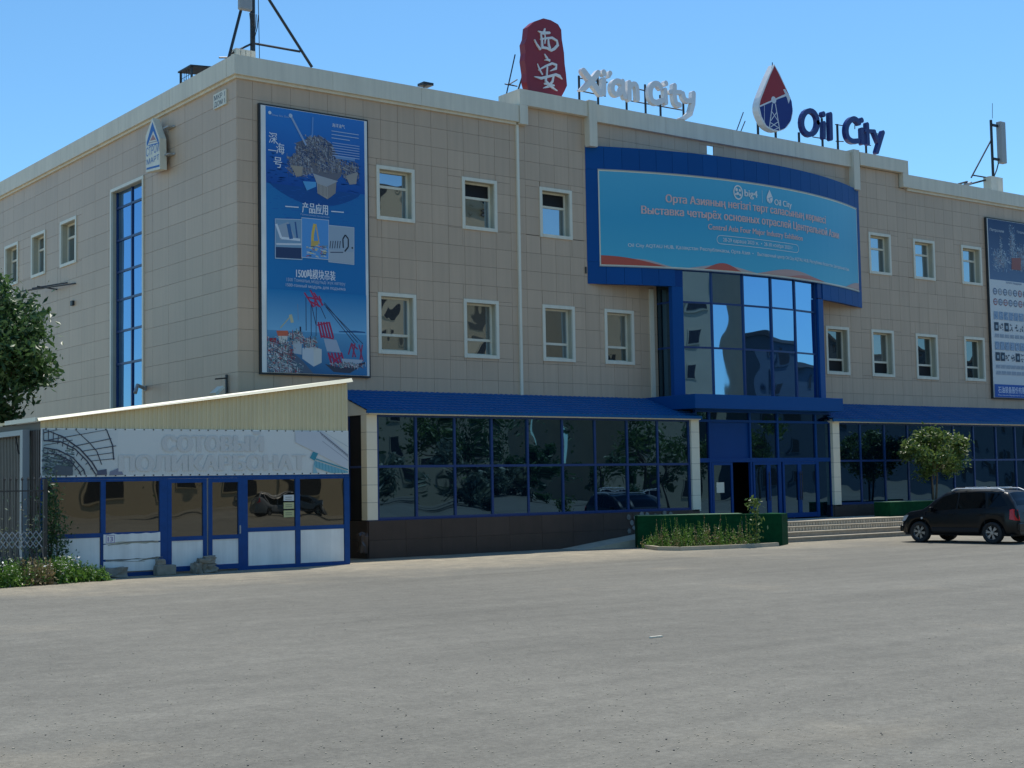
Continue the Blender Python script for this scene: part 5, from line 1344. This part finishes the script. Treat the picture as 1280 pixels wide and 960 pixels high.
# weeds at the left by the kiosk
r_ = random.Random(77)
q = MB(); q3 = MB(); q4 = MB(); q5 = MB()
for k in range(1300):
    x_ = r_.uniform(-10.5, -5.7); ylo = -5.9 + (x_+10.5)*.20; y__ = r_.uniform(ylo, -4.35)
    if x_ > -6.6: y__ = r_.uniform(-5.0, -4.0)
    hmax = .62 if x_ < -6.6 else .50*(1-(x_+6.6)/1.3)+.15
    kind = r_.random()
    tgt = q3 if (kind < .55 and -7.7 < x_ < -6.9) else (q if kind < .985 else q4)
    weed(tgt, x_, y__, 0, r_.uniform(.3, 1)*hmax, r_, .055, 30, .09)
tag(obj('roadside_weeds', q, m_grass), 'bright green weeds at the foot of the iron fence', None, kind='stuff')
tag(obj('dry_grass', q3, m_straw), 'dry straw coloured grass among the roadside weeds', None, kind='stuff')
for k in range(160):
    x_ = r_.choice([r_.gauss(-9.0, .35), r_.gauss(-7.9, .25), r_.gauss(-6.8, .2)]); leafquad(q4, Vector((x_, r_.uniform(-5.8, -4.9), r_.uniform(.25, .62))), r_.uniform(.02, .045), r_, 2.5)
tag(obj('white_flowers', q4, m_petal), 'small white flower heads over the roadside weeds', None, kind='stuff')
vn = thing('climbing_vine', 'dry grey green vine climbing the corner between fence and kiosk', 'plant', (-6.75, -4.3, 0))
q = MB()
for k in range(5): x_ = -6.9+k*.08; q.tube([(x_, -4.2, 0), (x_+r_.uniform(-.15, .15), -4.15, .8), (x_+r_.uniform(-.2, .2), -4.1, 1.6), (x_+r_.uniform(-.2, .1), -4.05, 2.45)], [.02, .015, .012, .006], 5)
obj('stem', q, m_bark, vn)
q = MB()
for k in range(1500):
    z_ = r_.triangular(.1, 2.55, .9); w_ = .30*(1.15-z_/2.6)+.06; leafquad(q, Vector((-6.72+r_.gauss(0, w_*.7), -4.2+r_.gauss(0, .12), z_)), r_.uniform(.03, .06), r_)
obj('foliage', q, m_leafd, vn)
q = MB()
for k in range(500):
    leafquad(q, Vector((r_.uniform(-9.8, -7.0), FYf-.05+r_.gauss(0, .08), r_.triangular(.4, 2.0, .8))), r_.uniform(.03, .055), r_)
tag(obj('fence_creeper', q, m_silver), 'sparse grey creeper tangled through the iron fence', None, kind='stuff')

# ================================================================== CAR
def make_car(name, label, paint, group=None):
    T = thing(name, label, 'car', (0, 0, 0), group)
    # local: x forward (front at +), y left +, z up ; length 4.33
    Lf, Lr = 2.12, -2.20; wb = (1.30, -1.33); wr = .345
    def lerp(pts, x):
        for (a, va), (b, vb) in zip(pts, pts[1:]):
            if a <= x <= b: t = (x-a)/(b-a); t = t*t*(3-2*t)*.5 + t*.5; return va+(vb-va)*t
        return pts[0][1] if x < pts[0][0] else pts[-1][1]
    top = [(-2.20, .62), (-2.17, 1.0), (-2.10, 1.12), (-1.98, 1.34), (-1.78, 1.60), (-1.55, 1.655), (-.8, 1.685), (0, 1.68), (.35, 1.64), (.70, 1.45), (1.12, 1.13), (1.22, 1.07), (1.6, 1.02), (1.95, .92), (2.06, .80), (2.12, .60)]
    wid = [(-2.20, .72), (-2.10, .83), (-1.8, .895), (-1.0, .905), (0, .905), (1.2, .905), (1.75, .87), (2.0, .76), (2.12, .60)]
    belt = [(-2.2, 1.06), (-1.5, 1.08), (0, 1.03), (1.1, .98), (1.7, .92), (2.12, .62)]
    def sect(x):
        zt = lerp(top, x); w = lerp(wid, x); zb = min(lerp(belt, x), zt-.02)
        zl = .27 if -1.9 < x < 1.8 else .30 + .0
        for c in wb:
            d = abs(x-c)
            if d < .44: zl = max(zl, .30+math.sqrt(max(0, .44**2-d*d))*.98)
        gh = max(0, zt-zb); tw = w - .04 - gh*.36
        pts = [(w*.93, zl), (w*.985, min(zl+.06, zb-.1)), (w, min(max(.62, zl+.08), zb-.05)), (w*.99, zb-.12 if zb-.12 > zl+.1 else zb-.04), (w-.035, zb), ]
        for t in (.15, .5, .85): pts.append((w-.04-(w-.04-tw)*t - .0, zb+gh*t*.97))
        pts += [(tw-.03, zb+gh*.985), (tw-.12, zt), (tw*.5, zt+.018), (0, zt+.025)]
        return pts
    n = 110; st_ = [Lr+(Lf-Lr)*i/n for i in range(n+1)]
    q = MB(); secs = [sect(x) for x in st_]; m_ = len(secs[0])
    for side in (1, -1):
        b0_ = len(q.v)
        for x, s_ in zip(st_, secs):
            for (y__, z_) in s_: q.v.append((x, side*y__, z_))
        for i in range(n):
            for j in range(m_-1):
                a = b0_+i*m_+j; f_ = (a, a+m_, a+m_+1, a+1); q.f.append(f_ if side < 0 else f_[::-1])
    # ends
    for x, s_, flip in ((st_[0], secs[0], True), (st_[-1], secs[-1], False)):
        loop = [(x, y__, z_) for y__, z_ in s_] + [(x, -y__, z_) for y__, z_ in s_[::-1][1:]]
        q.poly(loop[::-1] if flip else loop)
    me = mesh('body', q, paint, True); body = link('body', me, T)
    # inner dark tub and underbody
    q = MB(); q.box((-2.0, -.80, .24), (1.9, .80, .5)); q.box((-1.0, -.80, .3), (.9, .80, .9)); obj('underbody', q, m_black, T)
    gl = glass(name+'_glass', (.4, .45, .5), (.003, .004, .005), .05, .0, 1, 4)
    def sidepatch(poly, side, mtl, nm, off=.008):
        # poly in (x, t) with t 0 belt..1 roof rail
        def pt(x, t):
            s_ = sect(x); a = Vector((0, side*s_[5][0], s_[5][1])); b = Vector((0, side*s_[7][0], s_[7][1])); p_ = a.lerp(b, (t-.15)/.70); return (x, p_.y+side*off, p_.z+.002)
        q = MB(); P_ = [pt(*p_) for p_ in poly]; q.poly(P_ if side < 0 else P_[::-1]); return obj(nm, q, mtl, T)
    for side in (1, -1):
        sidepatch([(-.05, .10), (.98, .10), (.88, .45), (.50, .86), (-.05, .93)], side, gl, 'side_window')
        sidepatch([(-1.12, .10), (-.12, .10), (-.12, .93), (-.6, .94), (-1.02, .92)], side, gl, 'side_window')
        sidepatch([(-1.86, .30), (-1.22, .12), (-1.12, .91), (-1.55, .88)], side, gl, 'side_window')
        # chrome sill, handles, door cuts
        q = MB()
        for x in (1.05, -.08, -1.10):
            for z0_, z1_ in ((.42, .99),):
                w_ = lerp(wid, x); q.box((x-.006, side*(w_+.001), z0_), (x+.006, side*(w_-.03), z1_))
        obj('door_seam', q, m_black, T)
        q = MB()
        for x in (.12, -.92): w_ = lerp(wid, x); q.box((x-.10, side*(w_-.01), .90), (x+.08, side*(w_+.025), .93))
        obj('door_handle', q, paint, T)
        q = MB(); q.box((-.88, side*.885, .36), (.84, side*.925, .50)); bevel(obj('side_cladding', q, m_black, T), .02)
        # mirror
        q = MB(); q.box((.72, side*.90, 1.00), (.80, side*1.10, 1.16)); q.box((.74, side*.84, 1.0), (.79, side*.92, 1.04)); bevel(obj('wing_mirror', q, paint, T), .02)
        # roof rail
        q = MB(); q.tube([(-1.65, side*.60, 1.66), (-1.45, side*.61, 1.735), (0.05, side*.61, 1.74), (.22, side*.60, 1.68)], .02, 8); obj('roof_rail', q, m_letw, T)
        # lights
        q = MB(); s_ = sect(-2.02)
        P_ = [(-2.16, .80), (-1.92, .895), (-1.90, .90), (-2.10, .80)]
        q.prism([(-2.195, side*.70, .72), (-2.07, side*.875, .72), (-1.93, side*.902, .78), (-1.95, side*.88, 1.08), (-2.08, side*.84, 1.10), (-2.16, side*.72, 1.05)], (0, 0, .001)); q = MB()
        lo = [(-2.205, side*.68, .74), (-2.12, side*.855, .74), (-1.96, side*.91, .78)]; hi = [(-2.15, side*.70, 1.07), (-2.06, side*.83, 1.09), (-1.97, side*.875, 1.06)]
        for i in range(2): q.quad(lo[i], lo[i+1], hi[i+1], hi[i])
        lo2 = [(a+.1, b*.9, c) for a, b, c in lo]; hi2 = [(a+.1, b*.9, c) for a, b, c in hi]
        for i in range(2): q.quad(hi[i], hi[i+1], hi2[i+1], hi2[i])
        tl = obj('tail_light', q, m_tail, T)
        q = MB(); lo = [(2.11, side*.52, .66), (2.04, side*.74, .66), (1.84, side*.855, .72)]; hi = [(2.06, side*.50, .80), (1.98, side*.74, .86), (1.70, side*.87, .90)]
        for i in range(2): q.quad(lo[i], lo[i+1], hi[i+1], hi[i])
        obj('headlight', q, m_lens, T)
        q = MB(); q.tube([(1.18, side*.90, .80), (1.18, side*.915, .80)], .035, 10); obj('side_indicator', q, m_lens, T)
    # windscreen and rear window
    def cross(xa, xb, nm, fr=.90, dz=.012):
        q = MB(); n_ = 8
        def fn(u, v):
            x = xa+(xb-xa)*u; s_ = sect(x); y__ = (2*v-1)*s_[9][0]*1.03*fr if True else 0
            zt = lerp(top, x); return (x, y__, zt+.025-.025*abs(2*v-1)**3*1.2+dz)
        q.grid(fn, 10, n_); return obj(nm, q, gl, T, True)
    cross(.42, 1.08, 'windscreen'); cross(-1.80, -2.06, 'rear_window')
    q = MB(); q.box((-2.24, -.80, .40), (-2.14, .80, .66)); bevel(obj('rear_bumper', q, paint, T), .03); q = MB(); q.box((2.04, -.72, .34), (2.16, .72, .56)); bevel(obj('front_bumper', q, paint, T), .04)
    q = MB(); q.box((-2.225, -.26, .80), (-2.195, .26, .92)); pt_ = obj('number_plate', q, m_frame, T)
    q = MB(); q.box((-2.21, -.34, .955), (-2.185, .34, .985)); obj('chrome_bar', q, m_letw, T)
    for sx in (-1.2, -.3):
        q = MB(); q.box((sx-.03, -.60, 1.755), (sx+.03, .60, 1.785)); obj('cross_bar', q, m_letw, T)
    # interior hints
    q = MB(); q.tube([(.45, .45+.17*math.cos(t), 1.02+.17*math.sin(t)) for t in [i*math.pi/8 for i in range(17)]], .015, 6); obj('steering_wheel', q, m_black, T)
    # wheels
    ty = MB(); k = 28; prof_ = [(.215, -.095), (.30, -.115), (.335, -.10), (.345, -.06), (.345, .06), (.335, .10), (.30, .115), (.215, .095)]
    for i in range(k):
        t = 2*math.pi*i/k
        for r__, y__ in prof_: ty.v.append((r__*math.cos(t), y__, r__*math.sin(t)))
    pl_ = len(prof_)
    for i in range(k):
        for j in range(pl_): a = i*pl_+j; b = i*pl_+(j+1) % pl_; c = ((i+1) % k)*pl_+(j+1) % pl_; d = ((i+1) % k)*pl_+j; ty.f.append((a, b, c, d))
    tme = mesh('tyre', ty, m_tyre, True)
    rm = MB()
    for i in range(k):
        t, t2 = 2*math.pi*i/k, 2*math.pi*(i+1)/k
        for (ra, ya_), (rb, yb_) in (((.225, .10), (.205, .06)), ((.205, .06), (.20, -.06))):
            rm.quad((ra*math.cos(t), ya_, ra*math.sin(t)), (ra*math.cos(t2), ya_, ra*math.sin(t2)), (rb*math.cos(t2), yb_, rb*math.sin(t2)), (rb*math.cos(t), yb_, rb*math.sin(t)))
    for i in range(6):
        t = 2*math.pi*i/6+.2
        for s in (-.16, .16):
            c_, s_ = math.cos(t+s*.9), math.sin(t+s*.9); c2, s2 = math.cos(t+s*.25), math.sin(t+s*.25); tx, tz = -math.sin(t)*.018, math.cos(t)*.018
            rm.prism([(c2*.05-tx, .085, s2*.05-tz), (c_*.212-tx, .085, s_*.212-tz), (c_*.212+tx, .085, s_*.212+tz), (c2*.05+tx, .085, s2*.05+tz)], (0, -.02, 0))
    rm.tube([(0, .04, 0), (0, .098, 0)], .055, 12)
    rme = mesh('rim', rm, m_rim)
    dk_ = MB(); dk_.tube([(0, -.05, 0), (0, .03, 0)], .20, 20); dme = mesh('brake_disc', dk_, m_black)
    for x in wb:
        for side in (1, -1):
            q = MB(); q.tube([(0, -.02, 0), (0, .02, 0)], .04, 8); wl = obj('wheel', q, m_black, T); wl.location = (x, side*.80, wr); wl.rotation_euler = (0, 0, 0 if side > 0 else math.pi)
            link('tyre', tme, wl); link('rim', rme, wl); link('brake_disc', dme, wl)
    # arch liners
    for x in wb:
        for side in (1, -1):
            q = MB(); pts = [(x+.445*math.cos(t), .30+.445*math.sin(t)) for t in [math.pi*i/12 for i in range(13)]]
            for (a, b), (c, d) in zip(pts, pts[1:]): q.quad((a, side*.5, b), (c, side*.5, d), (c, side*.895, d), (a, side*.895, b))
            q.poly([(a, side*.5, b) for a, b in pts]); obj('arch_liner', q, m_black, T)
    return T
m_tyre = mat('tyre_rubber', (.018, .018, .019), .8)
m_rim = mat('alloy_rim', (.45, .46, .47), .3, metal=.7)
m_tail = mat('tail_lens', (.55, .015, .018), .2)
m_lens = mat('clear_lens', (.55, .56, .56), .12)
def paint(name, c, rough=.25):
    m, t, b = newmat(name); b.inputs['Base Color'].default_value = (*c, 1); b.inputs['Roughness'].default_value = rough; b.inputs['Coat Weight'].default_value = .15; b.inputs['Specular IOR Level'].default_value = .3; b.inputs['Coat Roughness'].default_value = .04; return m
m_pblack = paint('black_car_paint', (.004, .005, .006), .35); m_pwhite = paint('silver_car_paint', (.22, .23, .24))
car = make_car('parked_car', 'black estate type off-road car parked by the entrance steps', m_pblack)
sc_ = .93; ang = math.radians(94); hd = Vector((math.cos(ang), math.sin(ang))); leftn = Vector((-hd.y, hd.x))
ctr = Vector(at_z(1149.5, 678, 0)) - hd*1.30*sc_ - leftn*.90*sc_
car.location = (ctr.x, ctr.y, 0); car.rotation_euler = (0, 0, ang); car.scale = (sc_, sc_, sc_)

# ================================================================== WHAT THE GLASS REFLECTS (street behind the camera)
def far_block(label, x0, x1, y, h, col, floors, wins, depth=14, vary=0):
    T = thing('street_building', label, 'building', ((x0+x1)/2, y, 0)); mm = mat('render_'+str(int(x0)), col, .9, var=.06, scale=.5)
    q = MB(); q.box((x0, y-depth, 0), (x1, y, h)); obj('wall', q, mm, T)
    q = MB(); q.box((x0-.3, y-depth-.3, h), (x1+.3, y+.3, h+.5)); obj('roof', q, m_roof, T)
    for f_ in range(floors):
        for k in range(wins):
            w_ = (x1-x0)/wins; cx = x0+w_*(k+.5); z_ = h*(f_+.35)/floors
            q = MB(); q.box((cx-.85, y+.001, z_), (cx+.85, y+.08, z_+1.8)); wn = obj('window', q, mm, T); q = MB(); q.quad((cx-.7, y+.09, z_+.12), (cx+.7, y+.09, z_+.12), (cx+.7, y+.09, z_+1.65), (cx-.7, y+.09, z_+1.65)); obj('pane', q, m_black, wn)
    return T
far_block('tall beige block of flats across the street behind the viewer', 10, 71, -82, 31, (.42, .34, .22), 9, 14)
far_block('beige tower block standing alone across the street behind the viewer', 82, 97.5, -82, 27, (.46, .38, .26), 8, 3)
far_block('long grey blue office building at the far end of the street behind the viewer', 107, 210, -86, 19, (.06, .09, .12), 5, 22)
k = 0
for (x_, y__, h_, r__) in ((6, -60, 7, 2.6), (12, -63, 8, 3), (21, -58, 7, 2.5), (28, -66, 9, 3.2), (37, -62, 10, 3.4), (46, -60, 8, 2.8), (56, -68, 10, 3.5), (68, -64, 9, 3.2), (80, -70, 9, 3.0), (95, -74, 9, 3.2)):
    k += 1
    side_ = ['leafy street tree nearest the left behind the viewer', 'second street tree from the left behind the viewer', 'third street tree behind the viewer, rather slim', 'fourth street tree behind the viewer, set back', 'fifth street tree behind the viewer, before the flats', 'sixth street tree behind the viewer, low crowned', 'seventh street tree behind the viewer, tall and broad', 'eighth street tree behind the viewer, before the lower house', 'ninth street tree behind the viewer', 'last street tree at the right behind the viewer'][k-1]
    tree('street_tree', side_, (x_, y__, 0), h_, (x_, y__, h_*.62), (r__, r__, h_*.36), 26, 2600, .22, m_leafd if k % 2 else m_leaf2, 100+k, .2, .3, 'street trees behind the viewer')
for i, (x_, y__, h_, lb) in enumerate(((35, -55, 4.2, 'silvery shrub leftmost of the row behind the viewer'), (39, -56, 3.8, 'silvery shrub, second of the row behind the viewer'), (43, -54, 4.4, 'silvery shrub, third of the row behind the viewer'), (47.5, -56, 3.6, 'silvery shrub, fourth of the row behind the viewer'), (53, -57, 4.6, 'dark tall shrub, fifth of the row behind the viewer'), (60, -58, 5.0, 'dark broad shrub rightmost of the row behind the viewer'))):
    tree('shrub', lb, (x_, y__, 0), h_, (x_, y__, h_*.5), (2.3, 2.0, h_*.48), 24, 2600, .22, m_silver if i < 4 else m_leafd, 300+i, .1, .3, 'shrubs behind the viewer')
wc = make_car('parked_car', 'silver grey car parked across the yard behind the viewer, leftmost', m_pwhite, 'cars parked behind the viewer')
wc.location = (33, -66, 0); wc.rotation_euler = (0, 0, .1)
for (x_, y__, a_, lb) in ((38, -61, .05, 'silver grey car parked across the yard behind the viewer, middle one'), (66, -60, .2, 'silver grey car parked across the yard behind the viewer, rightmost')):
    c = copy_tree(wc); c.location = (x_, y__, 0); c.rotation_euler = (0, 0, a_); c['label'] = lb
# small litter on the asphalt
r_ = random.Random(6)
q = MB(); a = Vector((*at_z(820, 797, 0), .01)); q.box((a.x-.1, a.y-.02, .002), (a.x+.1, a.y+.02, .02)); tag(obj('wood_chip', q, m_frame), 'small pale scrap lying alone on the asphalt', 'litter')
for nm_, lb_, n_, mm_ in (('loose_gravel', 'loose dark gravel specks on the asphalt', 260, m_dark), ('pale_gravel', 'loose pale gravel specks on the asphalt', 2600, m_conc)):
    q = MB()
    for k in range(n_):
        px_, py_ = r_.uniform(-60, 1340), 705+300*r_.random()**.7; x_, y__ = at_z(px_, py_, 0); s_ = r_.uniform(.002, .0065) if r_.random() < .995 else r_.uniform(.007, .010)
        q.prism([(x_-s_, y__-s_, .001), (x_+s_, y__-s_*.8, .001), (x_+s_*.7, y__+s_, .001), (x_-s_, y__+s_*.9, .001)], (0, 0, s_*.8))
    tag(obj(nm_, q, mm_), lb_, None, kind='stuff')

for o in bpy.data.objects:
    if '_loc' in o: del o['_loc']
